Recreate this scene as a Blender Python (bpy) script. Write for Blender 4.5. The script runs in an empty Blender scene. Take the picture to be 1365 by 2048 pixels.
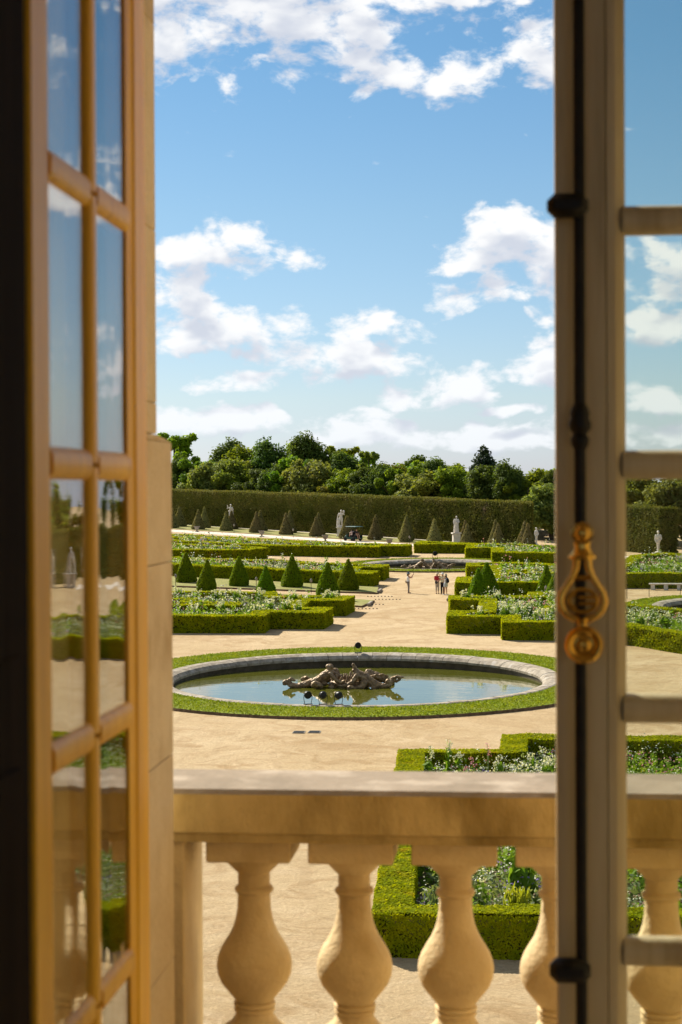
import bpy, bmesh, math, random
import numpy as np
from mathutils import Vector, Matrix, noise
R = math.radians
random.seed(7); rng = np.random.default_rng(7)
scene = bpy.context.scene
C = scene.collection

# ------------------------------------------------------------------ camera
EYE = 12.5                      # eye height above the garden, first floor of the palace
cam_d = bpy.data.cameras.new('camera'); cam = bpy.data.objects.new('camera', cam_d); C.objects.link(cam)
cam_d.sensor_width = 36; cam_d.lens = 3600/2048*36
cam_d.clip_start = .05; cam_d.clip_end = 20000
yaw, pitch, roll = R(5.5), R(-.71), R(.28)
fwv = Vector((-math.sin(yaw)*math.cos(pitch), math.cos(yaw)*math.cos(pitch), math.sin(pitch)))
r0 = Vector((math.cos(yaw), math.sin(yaw), 0)); u0 = r0.cross(fwv)
rv = r0*math.cos(roll)-u0*math.sin(roll); uv = u0*math.cos(roll)+r0*math.sin(roll)
m = Matrix((rv, uv, -fwv)).transposed().to_4x4(); m.translation = (0, 0, EYE)
cam.matrix_world = m
cam_d.dof.use_dof = True; cam_d.dof.focus_distance = 120; cam_d.dof.aperture_fstop = 7.4
scene.camera = cam
# ------------------------------------------------------------------ sun and sky
SUN_AZ, SUN_EL = -43.0, 37.0    # degrees from +Y (towards the garden), negative is left
sd = Vector((math.sin(R(SUN_AZ))*math.cos(R(SUN_EL)), math.cos(R(SUN_AZ))*math.cos(R(SUN_EL)), math.sin(R(SUN_EL))))
sun_d = bpy.data.lights.new('sun', 'SUN'); sun_d.energy = 4.6; sun_d.angle = R(.53); sun_d.color = (1, .93, .80)
sun = bpy.data.objects.new('sun', sun_d); C.objects.link(sun)
sun.rotation_euler = sd.to_track_quat('Z', 'Y').to_euler(); sun.location = (-60, 60, 80)
vs = scene.view_settings
vs.view_transform = 'Standard'; vs.look = 'None'; vs.gamma = 1; vs.use_curve_mapping = False
vs.exposure = 1.1
scene.render.film_transparent = False
cy = scene.cycles
cy.max_bounces = 8; cy.diffuse_bounces = 4; cy.glossy_bounces = 4; cy.transmission_bounces = 6; cy.transparent_max_bounces = 24
cy.sample_clamp_indirect = 6; cy.use_denoising = True
cy.caustics_reflective = False; cy.caustics_refractive = False

world = bpy.data.worlds.new('World'); scene.world = world; world.use_nodes = True
wt = world.node_tree; wt.nodes.clear()

class G:
    """small helper to wire math nodes"""
    def __init__(s, t): s.t = t
    def n(s, ty, **k):
        nd = s.t.nodes.new(ty)
        for a, b in k.items(): setattr(nd, a, b)
        return nd
    def put(s, sock, v):
        if isinstance(v, bpy.types.NodeSocket): s.t.links.new(v, sock)
        else: sock.default_value = v
    def m(s, op, a, b=None, c=None, clamp=False):
        nd = s.n('ShaderNodeMath', operation=op, use_clamp=clamp)
        for i, v in enumerate((a, b, c)):
            if v is not None: s.put(nd.inputs[i], v)
        return nd.outputs[0]
    def vm(s, op, a, b=None, out=0, scale=None):
        nd = s.n('ShaderNodeVectorMath', operation=op)
        s.put(nd.inputs[0], a)
        if b is not None: s.put(nd.inputs[1], b)
        if scale is not None: s.put(nd.inputs['Scale'], scale)
        return nd.outputs[out]
    def mr(s, v, a, b, c=0., d=1., smooth=True):
        nd = s.n('ShaderNodeMapRange', interpolation_type='SMOOTHSTEP' if smooth else 'LINEAR')
        for i, x in enumerate((v, a, b, c, d)): s.put(nd.inputs[i], x)
        return nd.outputs[0]
    def mix(s, f, a, b, blend='MIX'):
        nd = s.n('ShaderNodeMix', data_type='RGBA', blend_type=blend)
        s.put(nd.inputs[0], f); s.put(nd.inputs[6], a); s.put(nd.inputs[7], b)
        return nd.outputs[2]
    def noise(s, vec, scale, detail=3., rough=.5, dist=0., out='Fac'):
        nd = s.n('ShaderNodeTexNoise')
        if vec is not None: s.put(nd.inputs['Vector'], vec)
        nd.inputs['Scale'].default_value = scale; nd.inputs['Detail'].default_value = detail
        nd.inputs['Roughness'].default_value = rough; nd.inputs['Distortion'].default_value = dist
        return nd.outputs[out]

# cumulus clouds of the sky: (azimuth, elevation, half width, height up, height down) in degrees
CLOUDS = [(-9.0,14.9,5.93,1.71,2.28),(-5.15,13.68,1.99,1.27,0.73),(-4.05,12.93,1.9,0.91,0.68),(-1.54,12.89,1.41,1.17,0.95),(0.81,13.36,1.23,1.17,1.0),(-0.28,15.25,2.54,0.34,0.34),(-8.82,7.27,2.51,1.14,0.68),(-10.33,6.33,1.6,1.25,0.91),(-9.94,5.78,1.17,0.55,0.51),(-8.52,4.76,3.31,1.31,0.91),(-5.52,4.12,2.51,1.6,1.03),(-8.53,3.46,2.18,0.51,0.43),(-4.16,5.21,0.6,0.48,0.38),(-2.19,2.99,2.17,0.97,0.57),(0.5,7.36,2.62,1.6,1.25),(-0.53,6.15,2.09,0.47,0.47),(1.04,5.09,1.0,0.82,0.64),(1.04,3.6,1.08,0.82,0.55),(-9.18,2.05,2.6,0.62,0.5),(-5.21,1.85,3.0,0.62,0.5),(-1.08,1.55,3.4,0.62,0.5),(-0.29,2.41,1.08,0.22,0.18),(4.69,6.51,1.72,1.63,0.91),(4.54,4.96,1.99,0.64,0.51),(4.7,2.55,1.63,0.68,0.47),(3.15,1.85,2.55,0.62,0.5)]
def cloud_group():
    t = bpy.data.node_groups.new('cloud_density', 'ShaderNodeTree')
    t.interface.new_socket('Dir', in_out='INPUT', socket_type='NodeSocketVector')
    t.interface.new_socket('Density', in_out='OUTPUT', socket_type='NodeSocketFloat')
    t.interface.new_socket('Soft', in_out='OUTPUT', socket_type='NodeSocketFloat')
    g = G(t); gi = g.n('NodeGroupInput'); go = g.n('NodeGroupOutput')
    d = gi.outputs[0]
    st = g.vm('MULTIPLY', d, (1, 1, 1.7))
    warp = g.noise(st, 22, 3, .5, out='Color')
    wv = g.vm('SCALE', g.vm('SUBTRACT', warp, (.5, .5, .5)), scale=.022)
    dw = g.vm('ADD', d, wv)
    sep = g.n('ShaderNodeSeparateXYZ'); g.put(sep.inputs[0], dw)
    z = sep.outputs[2]
    best = None
    for az, el, a, bu, bd in CLOUDS:
        rx = (math.cos(R(az)), -math.sin(R(az)), 0)
        k = 1/R(a)
        tt = g.vm('DOT_PRODUCT', dw, tuple(v*k for v in rx), out=1)
        cz = math.sin(R(el))
        zc = g.m('SUBTRACT', z, cz)
        s_ = g.m('MAXIMUM', g.m('MULTIPLY', zc, 1/R(bu)), g.m('MULTIPLY', zc, -1/R(bd)))
        q = g.m('MULTIPLY_ADD', s_, s_, g.m('MULTIPLY', tt, tt))
        best = q if best is None else g.m('MINIMUM', best, q)
    blob = g.m('MAXIMUM', g.m('SUBTRACT', 1., best), -1.)
    sy = g.n('ShaderNodeSeparateXYZ'); g.put(sy.inputs[0], d)
    ahead = g.mr(sy.outputs[1], .2, .5)
    blob = g.m('MULTIPLY_ADD', g.m('ADD', blob, 1.), ahead, -1.)
    # the same kind of clouds all round; the ones in front are the listed ones
    el_s = g.n('ShaderNodeCombineXYZ'); g.put(el_s.inputs[0], sy.outputs[0]); g.put(el_s.inputs[1], sy.outputs[1]); g.put(el_s.inputs[2], g.m('MULTIPLY', sy.outputs[2], 3.))
    low = g.noise(el_s.outputs[0], 6., 2, .5)
    gen = g.m('MULTIPLY', g.m('SUBTRACT', low, .5), 7.)
    inview = g.m('MULTIPLY', g.mr(g.vm('DOT_PRODUCT', d, (math.cos(R(-4)), math.sin(R(4)), 0), out=1), .18, .13), g.mr(sy.outputs[2], .27, .22))
    inview = g.m('MULTIPLY', inview, g.mr(g.vm('DOT_PRODUCT', d, (math.cos(R(-4)), math.sin(R(4)), 0), out=1), -.2, -.15))
    inview = g.m('MULTIPLY', inview, ahead)
    gen = g.m('MINIMUM', gen, .8)
    gen = g.m('MULTIPLY_ADD', inview, -3., gen)
    base = g.m('MAXIMUM', blob, g.m('MAXIMUM', gen, -1.))
    f1 = g.noise(g.vm('ADD', st, wv), 36, 8, .57)
    bl = g.m('ABSOLUTE', g.m('SUBTRACT', g.noise(st, 62, 3, .5), .5))
    dd = g.m('MULTIPLY', base, .5)
    dd = g.m('MULTIPLY_ADD', g.m('SUBTRACT', f1, .5), 2.6, dd)
    dd = g.m('MULTIPLY_ADD', bl, 1.0, dd)
    dd = g.m('SUBTRACT', dd, .04)
    t.links.new(dd, go.inputs[0])
    soft = g.m('MULTIPLY_ADD', g.m('SUBTRACT', g.noise(g.vm('ADD', st, wv), 36, 2.5, .5), .5), 2.0, g.m('MULTIPLY', base, .55))
    t.links.new(soft, go.inputs[1])
    return t
g = G(wt)
tc = g.n('ShaderNodeTexCoord'); nrm = g.vm('NORMALIZE', tc.outputs['Generated'])
sky = g.n('ShaderNodeTexSky', sky_type='NISHITA'); sky.sun_disc = False
sky.sun_elevation = R(SUN_EL); sky.sun_rotation = R(SUN_AZ)
sv = g.n('ShaderNodeSeparateXYZ'); g.put(sv.inputs[0], nrm); cv = g.n('ShaderNodeCombineXYZ')
g.put(cv.inputs[0], sv.outputs[0]); g.put(cv.inputs[1], sv.outputs[1]); g.put(cv.inputs[2], g.m('MAXIMUM', sv.outputs[2], .012)); g.put(sky.inputs[0], cv.outputs[0])
sky.air_density = 1.0; sky.dust_density = .35; sky.ozone_density = 2.2; sky.altitude = 150
cg = cloud_group()
def cl(v):
    nd = g.n('ShaderNodeGroup'); nd.node_tree = cg; g.put(nd.inputs[0], v); return nd.outputs
SKY_T = [(.68, .77, 1.2, 1), (.77, .84, 1.0, 1), (.70, .85, .93, 1), (.57, .82, .93, 1), (.56, .8, .9, 1)]
d0 = cl(nrm)[0]
d1 = cl(g.vm('ADD', nrm, (-.003, 0, .013)))[1]
alpha = g.mr(d0, -.04, .5)
thick = g.mr(g.m('MULTIPLY_ADD', d0, -.22, d1), -.05, .62)
sz = g.n('ShaderNodeSeparateXYZ'); g.put(sz.inputs[0], nrm)
white = g.mix(g.mr(sz.outputs[2], 0, .12), (8.9, 9.2, 9.6, 1), (9.6, 9.6, 9.6, 1))
ccol = g.mix(thick, white, (6.2, 6.6, 7.5, 1))
ramp = g.n('ShaderNodeValToRGB'); g.put(ramp.inputs[0], sz.outputs[2])
er = ramp.color_ramp; er.elements[0].position = 0; er.elements[0].color = SKY_T[0]; er.elements[1].position = .6; er.elements[1].color = SKY_T[-1]
for p_, c_ in ((.05, SKY_T[1]), (.15, SKY_T[2]), (.24, SKY_T[3])):
    e_ = er.elements.new(p_); e_.color = c_
air = g.mix(1., sky.outputs[0], ramp.outputs[0], 'MULTIPLY')
CLOUD_OUT = g.mix(g.m('MULTIPLY', alpha, g.mr(sz.outputs[2], -.01, .05, .62, .97)), air, ccol)
bg = g.n('ShaderNodeBackground'); g.put(bg.inputs[0], CLOUD_OUT); bg.inputs[1].default_value = .05
wo = g.n('ShaderNodeOutputWorld'); wt.links.new(bg.outputs[0], wo.inputs[0])
world.cycles.sampling_method = 'MANUAL'; world.cycles.sample_map_resolution = 1024
# ------------------------------------------------------------------ materials
def new_mat(name):
    mt = bpy.data.materials.new(name); mt.use_nodes = True; t = mt.node_tree; t.nodes.clear()
    g = G(t); out = g.n('ShaderNodeOutputMaterial')
    return mt, g, out
def solid(name, c1, c2=None, scale=8., rough=.7, bump=0., bscale=None, metal=0., stretch=(1, 1, 1), detail=5., c3=None, spec=.12, s3=None, lo=.35, hi=.65):
    """principled surface with two or three noise-mixed colours and fine relief"""
    mt, g, out = new_mat(name)
    tc = g.n('ShaderNodeTexCoord'); oi = g.n('ShaderNodeObjectInfo'); sh = g.m('MULTIPLY', oi.outputs['Random'], 17.)
    v = g.vm('MULTIPLY', g.vm('ADD', tc.outputs['Object'], sh), stretch)
    p = g.n('ShaderNodeBsdfPrincipled'); p.inputs['Roughness'].default_value = rough; p.inputs['Metallic'].default_value = metal
    p.inputs['Specular IOR Level'].default_value = spec
    col = (*c1, 1)
    if c2 is not None:
        col = g.mix(g.mr(g.noise(v, scale, detail, .6), lo, hi), (*c1, 1), (*c2, 1))
    if c3 is not None:
        col = g.mix(g.mr(g.noise(v, s3 or scale*.23, 4, .6), .5, .75), col, (*c3, 1))
    g.put(p.inputs['Base Color'], col)
    if bump:
        b = g.n('ShaderNodeBump'); b.inputs['Strength'].default_value = 1.; b.inputs['Distance'].default_value = bump
        g.put(b.inputs['Height'], g.noise(v, bscale or scale*3, 5, .6)); g.t.links.new(b.outputs[0], p.inputs['Normal'])
    g.t.links.new(p.outputs[0], out.inputs[0])
    return mt
def leafmat(name, c1, c2, trans=.4, rough=.55, scale=1.2, obj_var=.0, brown=None):
    """leaf: diffuse/gloss plus light shining through"""
    mt, g, out = new_mat(name)
    tc = g.n('ShaderNodeTexCoord')
    col = g.mix(g.mr(g.noise(tc.outputs['Object'], scale, 4, .65), .3, .7), (*c1, 1), (*c2, 1))
    if brown:
        col = g.mix(g.mr(g.noise(tc.outputs['Object'], brown, 5, .7), .58, .74, 0., .7), col, (c2[0]*.95, c2[1]*.62, c2[2]*2+.01, 1))
    if obj_var:
        oi = g.n('ShaderNodeObjectInfo')
        hs = g.n('ShaderNodeHueSaturation'); g.put(hs.inputs['Color'], col)
        g.put(hs.inputs['Value'], g.mr(oi.outputs['Random'], 0, 1, 1-obj_var, 1+obj_var, False))
        g.put(hs.inputs['Hue'], g.mr(oi.outputs['Random'], 0, 1, .5-.03, .5+.02, False))
        col = hs.outputs[0]
    p = g.n('ShaderNodeBsdfPrincipled'); p.inputs['Roughness'].default_value = rough; p.inputs['Specular IOR Level'].default_value = .05
    g.put(p.inputs['Base Color'], col)
    tr = g.n('ShaderNodeBsdfTranslucent'); g.put(tr.inputs[0], g.mix(1., col, (1.25, 1.15, .5, 1), 'MULTIPLY'))
    mx = g.n('ShaderNodeMixShader'); mx.inputs[0].default_value = trans
    g.t.links.new(p.outputs[0], mx.inputs[1]); g.t.links.new(tr.outputs[0], mx.inputs[2]); g.t.links.new(mx.outputs[0], out.inputs[0])
    return mt
MT = {}
MT['hedge'] = leafmat('box_leaves', (.22, .27, .003), (.365, .375, .004), .5, .8, 2.2, 0., .55)
MT['hedge_core'] = solid('box_twigs', (.04, .05, .006), (.055, .045, .012), 6, .95, spec=.0)
MT['yew'] = leafmat('yew_leaves', (.105, .19, .004), (.18, .265, .006), .42, .7, 2.5, .12)
MT['yew_old'] = leafmat('weathered_yew_leaves', (.19, .185, .065), (.25, .225, .085), .3, .7, 1.5, .12)
MT['hornbeam'] = leafmat('hornbeam_leaves', (.105, .12, .016), (.18, .165, .042), .32, .8, .55, 0., .22)
MT['bark'] = solid('bark', (.07, .05, .035), (.12, .09, .06), 9, .9, .02, 20)
for nm, a, b, tr in (('lime', (.17, .27, .012), (.24, .33, .02), .5), ('oak', (.12, .205, .014), (.19, .265, .022), .48), ('dark', (.07, .12, .02), (.11, .16, .03), .4),
                     ('pale', (.16, .2, .045), (.22, .25, .06), .45), ('cedar', (.028, .05, .026), (.045, .07, .034), .25), ('olive', (.14, .18, .025), (.215, .235, .035), .45)):
    MT[nm] = leafmat(nm+'_tree_leaves', a, b, tr, .6, .35, .16)
MT['stem'] = leafmat('flower_leaves', (.11, .21, .018), (.19, .29, .03), .44, .6, 1.4)
MT['stem2'] = leafmat('grey_flower_leaves', (.16, .22, .09), (.23, .27, .13), .35, .7, 1.4)
MT['fwhite'] = leafmat('white_petals', (.78, .76, .62), (.7, .72, .55), .3, .6)
MT['fcream'] = leafmat('cream_petals', (.76, .74, .58), (.68, .70, .5), .3, .6)
MT['fpink'] = leafmat('pink_petals', (.62, .22, .28), (.66, .34, .40), .3, .6)
MT['fviolet'] = leafmat('violet_petals', (.20, .15, .45), (.36, .26, .5), .3, .6)
MT['fyellow'] = leafmat('yellow_petals', (.5, .5, .04), (.42, .46, .05), .35, .6)
MT['daylily'] = leafmat('daylily_leaves', (.24, .28, .02), (.34, .36, .03), .4, .6, 6.)
MT['soil'] = solid('soil', (.10, .07, .04), (.16, .115, .07), 3, .95, .03)
MT['grass_ground'] = solid('turf', (.16, .215, .012), (.23, .265, .02), 2.2, .9, .03, 40, c3=(.21, .21, .04), s3=.5)
MT['grass_blade'] = leafmat('grass_blades', (.15, .21, .01), (.235, .27, .015), .42, .6, .8)
MT['grass_dry'] = solid('dry_turf', (.19, .19, .045), (.25, .235, .075), 1.1, .9, .03, 20, c3=(.3, .25, .1), s3=.35)
MT['earth'] = solid('earth_edge', (.10, .062, .035), (.17, .11, .06), 5, .95, .03)
MT['stone'] = solid('cut_stone', (.70, .56, .33), (.62, .48, .27), 5.2, .85, .006, 45, c3=(.46, .33, .16), s3=2.4, detail=9.)
MT['stone_top'] = solid('rail_top_stone', (.26, .21, .155), (.2, .16, .115), 5., .85, .004, 40, c3=(.38, .32, .25), s3=6.)  # greyer, darker tone for the upward faces of the rail
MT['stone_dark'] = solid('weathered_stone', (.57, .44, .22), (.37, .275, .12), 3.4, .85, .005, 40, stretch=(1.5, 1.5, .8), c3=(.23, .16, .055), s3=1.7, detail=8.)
MT['rim'] = solid('basin_stone', (.36, .305, .23), (.2, .165, .12), 2.5, .75, .02, 10, c3=(.44, .40, .35), s3=1.3)
MT['rim_wet'] = solid('wet_stone', (.10, .075, .045), (.06, .045, .025), 2, .5, .02, 8)
MT['marble'] = solid('statue_marble', (.74, .67, .58), (.62, .55, .46), 3, .7, .01, 14, c3=(.5, .44, .37), s3=2.)
MT['lead'] = solid('gilt_lead', (.28, .185, .09), (.13, .085, .045), 4, .5, .02, 9, metal=.2, c3=(.36, .27, .17), s3=2.4)
MT['black'] = solid('black_metal', (.018, .017, .016), (.03, .028, .026), 12, .45)
MT['iron'] = solid('black_iron', (.008, .007, .006), (.014, .012, .01), 20, .5, .0006, 60, spec=.25)
MT['lens'] = solid('lamp_glass', (.12, .15, .2), None, rough=.12, spec=.5)
MT['urn'] = solid('grey_urn', (.30, .27, .22), (.2, .18, .15), 5, .85, .01)
MT['path'] = solid('pale_path', (.64, .56, .46), (.56, .48, .39), .8, .9, .01, 20)
MT['oak_lit'] = solid('warm_lit_oak', (.92, .52, .03), (.84, .44, .018), 5, .42, .0012, 26, stretch=(6, 6, .5), c3=(.64, .31, .02), s3=2., spec=.4)  # left leaf and frame: warm bounced light put into the paint colour
MT['oak_shaded'] = solid('shaded_oak', (.58, .48, .30), (.52, .42, .25), 5, .45, .0012, 26, stretch=(6, 6, .5), c3=(.35, .27, .145), s3=2., spec=.4)  # same paint on the right leaf, room shade put into its colour
MT['lining'] = solid('cream_lining', (.88, .68, .38), (.84, .62, .33), 3, .6, .002, 16, stretch=(5, 5, .4))
MT['woodfloor'] = solid('wood_floor', (.05, .07, .02), (.08, .09, .03), .05, .95)
MT['panel'] = solid('dark_panelling', (.022, .014, .008), (.014, .009, .005), 3, .9, .002, 16, stretch=(5, 5, .4), spec=.05)
MT['plaster'] = solid('plaster', (.78, .70, .56), (.72, .64, .5), 2, .9)
MT['parquet'] = solid('oak_parquet', (.48, .33, .17), (.4, .26, .13), 4, .5, stretch=(1, 6, 1))
MT['brass'] = solid('gilt_brass', (.72, .44, .09), (.58, .33, .06), 10, .22, .0006, 40, metal=.9)
def sand():
    mt, g, out = new_mat('sand'); tc = g.n('ShaderNodeTexCoord'); v = tc.outputs['Object']
    c = g.mix(g.mr(g.noise(v, .11, 5, .6), .3, .7), (.465, .347, .197, 1), (.55, .43, .27, 1))
    wv = g.vm('ADD', v, g.vm('SCALE', g.noise(v, .12, 3, .6, out='Color'), scale=14.))
    st = g.noise(g.vm('MULTIPLY', wv, (.12, .34, 1)), 1., 7, .7)      # walked tracks
    c = g.mix(g.mr(st, .44, .64, 0., .75), c, (.37, .25, .125, 1))
    c = g.mix(g.mr(g.noise(g.vm('MULTIPLY', wv, (.3, .12, 1)), 1.3, 6, .7), .48, .7, 0., .55), c, (.61, .485, .325, 1))
    gr = g.noise(v, 11., 6, .85)
    c = g.mix(g.mr(gr, .3, .7, 0., .8), g.mix(1., c, (.72, .67, .58, 1), 'MULTIPLY'), g.mix(1., c, (1.12, 1.1, 1.06, 1), 'MULTIPLY'))
    wd = g.noise(v, 2.1, 6, .75)                                        # weeds and litter, patchy
    c = g.mix(g.m('MULTIPLY', g.mr(wd, .66, .74), g.mr(g.noise(v, .17, 2, .5), .5, .66)), c, (.16, .13, .04, 1))
    sc = g.mr(g.noise(wv, 1.7, 4, .7), .6, .68)                          # scuffs and footprints
    c = g.mix(g.m('MULTIPLY', sc, .42), c, (.3, .2, .1, 1))
    tr = g.n('ShaderNodeTexWave', wave_type='BANDS', bands_direction='X'); g.put(tr.inputs['Vector'], g.vm('ADD', v, g.vm('SCALE', g.noise(v, .05, 2, .5, out='Color'), scale=9.)))
    tr.inputs['Scale'].default_value = .11; tr.inputs['Distortion'].default_value = 2.; tr.inputs['Detail'].default_value = 2.
    c = g.mix(g.m('MULTIPLY', g.mr(tr.outputs['Fac'], .93, .99), g.mr(g.noise(v, .35, 4, .7), .42, .6, 0., .4)), c, (.36, .25, .13, 1))   # wheel tracks
    p = g.n('ShaderNodeBsdfPrincipled'); p.inputs['Roughness'].default_value = .95; p.inputs['Specular IOR Level'].default_value = .15
    g.put(p.inputs['Base Color'], c)
    b = g.n('ShaderNodeBump'); b.inputs['Distance'].default_value = .08; b.inputs['Strength'].default_value = 1.
    g.put(b.inputs['Height'], g.m('ADD', g.m('MULTIPLY', gr, .6), g.noise(v, 2.2, 4, .6))); g.t.links.new(b.outputs[0], p.inputs['Normal'])
    g.t.links.new(p.outputs[0], out.inputs[0]); return mt
MT['sand'] = sand()
def water():
    mt, g, out = new_mat('pool_water'); tc = g.n('ShaderNodeTexCoord')
    p = g.n('ShaderNodeBsdfPrincipled'); p.inputs['Base Color'].default_value = (.085, .088, .009, 1); p.inputs['Roughness'].default_value = .02; p.inputs['IOR'].default_value = 1.6
    b = g.n('ShaderNodeBump'); b.inputs['Distance'].default_value = .008; b.inputs['Strength'].default_value = .5
    g.put(b.inputs['Height'], g.noise(g.vm('MULTIPLY', tc.outputs['Object'], (.7, 1.6, 1)), 1.1, 3, .5)); g.t.links.new(b.outputs[0], p.inputs['Normal'])
    g.t.links.new(p.outputs[0], out.inputs[0]); return mt
MT['water'] = water()
def glass():
    """old window glass: clear, mirrored by the angle it is seen at, a little wavy"""
    mt, g, out = new_mat('old_window_glass'); tc = g.n('ShaderNodeTexCoord'); ge = g.n('ShaderNodeNewGeometry')
    c = g.m('ABSOLUTE', g.vm('DOT_PRODUCT', ge.outputs['Incoming'], ge.outputs['Normal'], out=1))
    f = g.m('POWER', g.m('SUBTRACT', 1., c), 2.9)
    f = g.m('MULTIPLY_ADD', f, .95, .05)
    b = g.n('ShaderNodeBump'); b.inputs['Distance'].default_value = .0022; b.inputs['Strength'].default_value = 1.
    g.put(b.inputs['Height'], g.noise(g.vm('MULTIPLY', tc.outputs['Object'], (1, 1, .55)), 5., 2, .5))
    gl = g.n('ShaderNodeBsdfGlossy'); gl.inputs['Roughness'].default_value = .004; g.t.links.new(b.outputs[0], gl.inputs['Normal'])
    tr = g.n('ShaderNodeBsdfTransparent'); tr.inputs[0].default_value = (.93, .955, .92, 1)
    mx = g.n('ShaderNodeMixShader'); g.put(mx.inputs[0], f); g.t.links.new(tr.outputs[0], mx.inputs[1]); g.t.links.new(gl.outputs[0], mx.inputs[2])
    g.t.links.new(mx.outputs[0], out.inputs[0]); return mt
MT['glass'] = glass()

# ------------------------------------------------------------------ object helpers
def tag(o, label=None, cat=None, group=None, kind=None):
    if label: o['label'] = label
    if cat: o['category'] = cat
    if group: o['group'] = group
    if kind: o['kind'] = kind
    return o
def link(name, me, parent=None, loc=None, rz=0):
    o = bpy.data.objects.new(name, me); C.objects.link(o)
    if parent: o.parent = parent
    if loc is not None: o.location = loc
    if rz: o.rotation_euler = (0, 0, rz)
    return o
def empty(name, loc, rz=0): return link(name, None, None, loc, rz)
def mesh(name, verts, faces, mats, mi=None, smooth=False):
    me = bpy.data.meshes.new(name); me.from_pydata([tuple(v) for v in verts], [], [tuple(f) for f in faces])
    for mt in (mats if isinstance(mats, (list, tuple)) else [mats]): me.materials.append(mt)
    if mi is not None: me.polygons.foreach_set('material_index', np.asarray(mi, np.int32))
    if smooth: me.polygons.foreach_set('use_smooth', np.ones(len(me.polygons), bool))
    me.update(); return me
class MB:
    """collects simple solids for ONE mesh"""
    def __init__(s): s.v = []; s.f = []
    def add(s, v, f):
        n = len(s.v); s.v += [tuple(x) for x in v]; s.f += [tuple(i+n for i in q) for q in f]; return s
    def box(s, a, b, bev=0):
        (x0, y0, z0), (x1, y1, z1) = a, b
        if bev:
            e = bev; v = []; 
            ring = [(x0+e, y0), (x1-e, y0), (x1, y0+e), (x1, y1-e), (x1-e, y1), (x0+e, y1), (x0, y1-e), (x0, y0+e)]
            ins = [(x0+e, y0+e), (x1-e, y0+e), (x1-e, y0+e), (x1-e, y1-e), (x1-e, y1-e), (x0+e, y1-e), (x0+e, y1-e), (x0+e, y0+e)]
            for z, r_ in ((z0, ins), (z0+e, ring), (z1-e, ring), (z1, ins)): v += [(x, y, z) for x, y in r_]
            f = [(k*8+i, k*8+(i+1) % 8, k*8+8+(i+1) % 8, k*8+8+i) for k in range(3) for i in range(8)]
            f += [(7, 5, 3, 1), (25, 27, 29, 31)]
            return s.add(v, f)
        v = [(x0, y0, z0), (x1, y0, z0), (x1, y1, z0), (x0, y1, z0), (x0, y0, z1), (x1, y0, z1), (x1, y1, z1), (x0, y1, z1)]
        return s.add(v, [(0, 3, 2, 1), (4, 5, 6, 7), (0, 1, 5, 4), (1, 2, 6, 5), (2, 3, 7, 6), (3, 0, 4, 7)])
    def prism(s, poly, z0, z1):
        n = len(poly)
        if sum(poly[i][0]*poly[(i+1) % n][1]-poly[(i+1) % n][0]*poly[i][1] for i in range(n)) < 0: poly = poly[::-1]
        v = [(x, y, z0) for x, y in poly]+[(x, y, z1) for x, y in poly]
        return s.add(v, [tuple(range(n-1, -1, -1)), tuple(range(n, 2*n))]+[(i, (i+1) % n, n+(i+1) % n, n+i) for i in range(n)])
    def lathe(s, prof, seg=24, c=(0, 0), a0=0, a1=2*math.pi, axis='z', org=(0, 0, 0), caps=True):
        full = abs(a1-a0-2*math.pi) < 1e-6; m_ = seg if full else seg+1; v = []
        for r_, z in prof:
            for i in range(m_):
                a = a0+(a1-a0)*i/seg; p = (c[0]+r_*math.cos(a), c[1]+r_*math.sin(a), z)
                if axis == 'y': p = (p[0], -p[2], p[1])
                if axis == 'x': p = (p[2], p[0], p[1])
                v.append((p[0]+org[0], p[1]+org[1], p[2]+org[2]))
        f = []
        for k in range(len(prof)-1):
            for i in range(seg):
                j = (i+1) % m_; f.append((k*m_+i, k*m_+j, (k+1)*m_+j, (k+1)*m_+i))
        if caps and full and prof[0][0] > 1e-6: f.append(tuple(range(m_-1, -1, -1)))
        if caps and full and prof[-1][0] > 1e-6: f.append(tuple(range((len(prof)-1)*m_, len(prof)*m_)))
        return s.add(v, f)
    def tube(s, pts, r_, seg=8, caps=True, sx=1.):
        pts = [Vector(p) for p in pts]; n = len(pts); rs = r_ if isinstance(r_, (list, tuple)) else [r_]*n; v = []
        up = Vector((0, 0, 1)); prev = None
        for k, p in enumerate(pts):
            t = (pts[min(k+1, n-1)]-pts[max(k-1, 0)])
            t = t.normalized() if t.length else Vector((0, 0, 1))
            if prev is None:
                a = t.cross(up) if abs(t.z) < .9 else t.cross(Vector((1, 0, 0)))
            else: a = prev-t*prev.dot(t)
            a.normalize(); prev = a; b = t.cross(a)
            for i in range(seg):
                w = 2*math.pi*i/seg; v.append(p+(a*math.cos(w)*sx+b*math.sin(w))*rs[k])
        f = [(k*seg+i, k*seg+(i+1) % seg, (k+1)*seg+(i+1) % seg, (k+1)*seg+i) for k in range(n-1) for i in range(seg)]
        if caps: f += [tuple(range(seg-1, -1, -1)), tuple(range((n-1)*seg, n*seg))]
        return s.add(v, f)
    def mesh(s, name, mat, smooth=False): return mesh(name, s.v, s.f, mat, smooth=smooth)
    def build(s, name, mat, parent=None, loc=None, rz=0, smooth=False):
        me = s.mesh(name, mat, smooth)
        if smooth: me.set_sharp_from_angle(angle=R(38))
        return link(name, me, parent, loc, rz)
def copy_tree(o, parent=None):
    c = o.copy(); C.objects.link(c)
    if parent: c.parent = parent
    for ch in list(o.children): copy_tree(ch, c)
    return c
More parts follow.
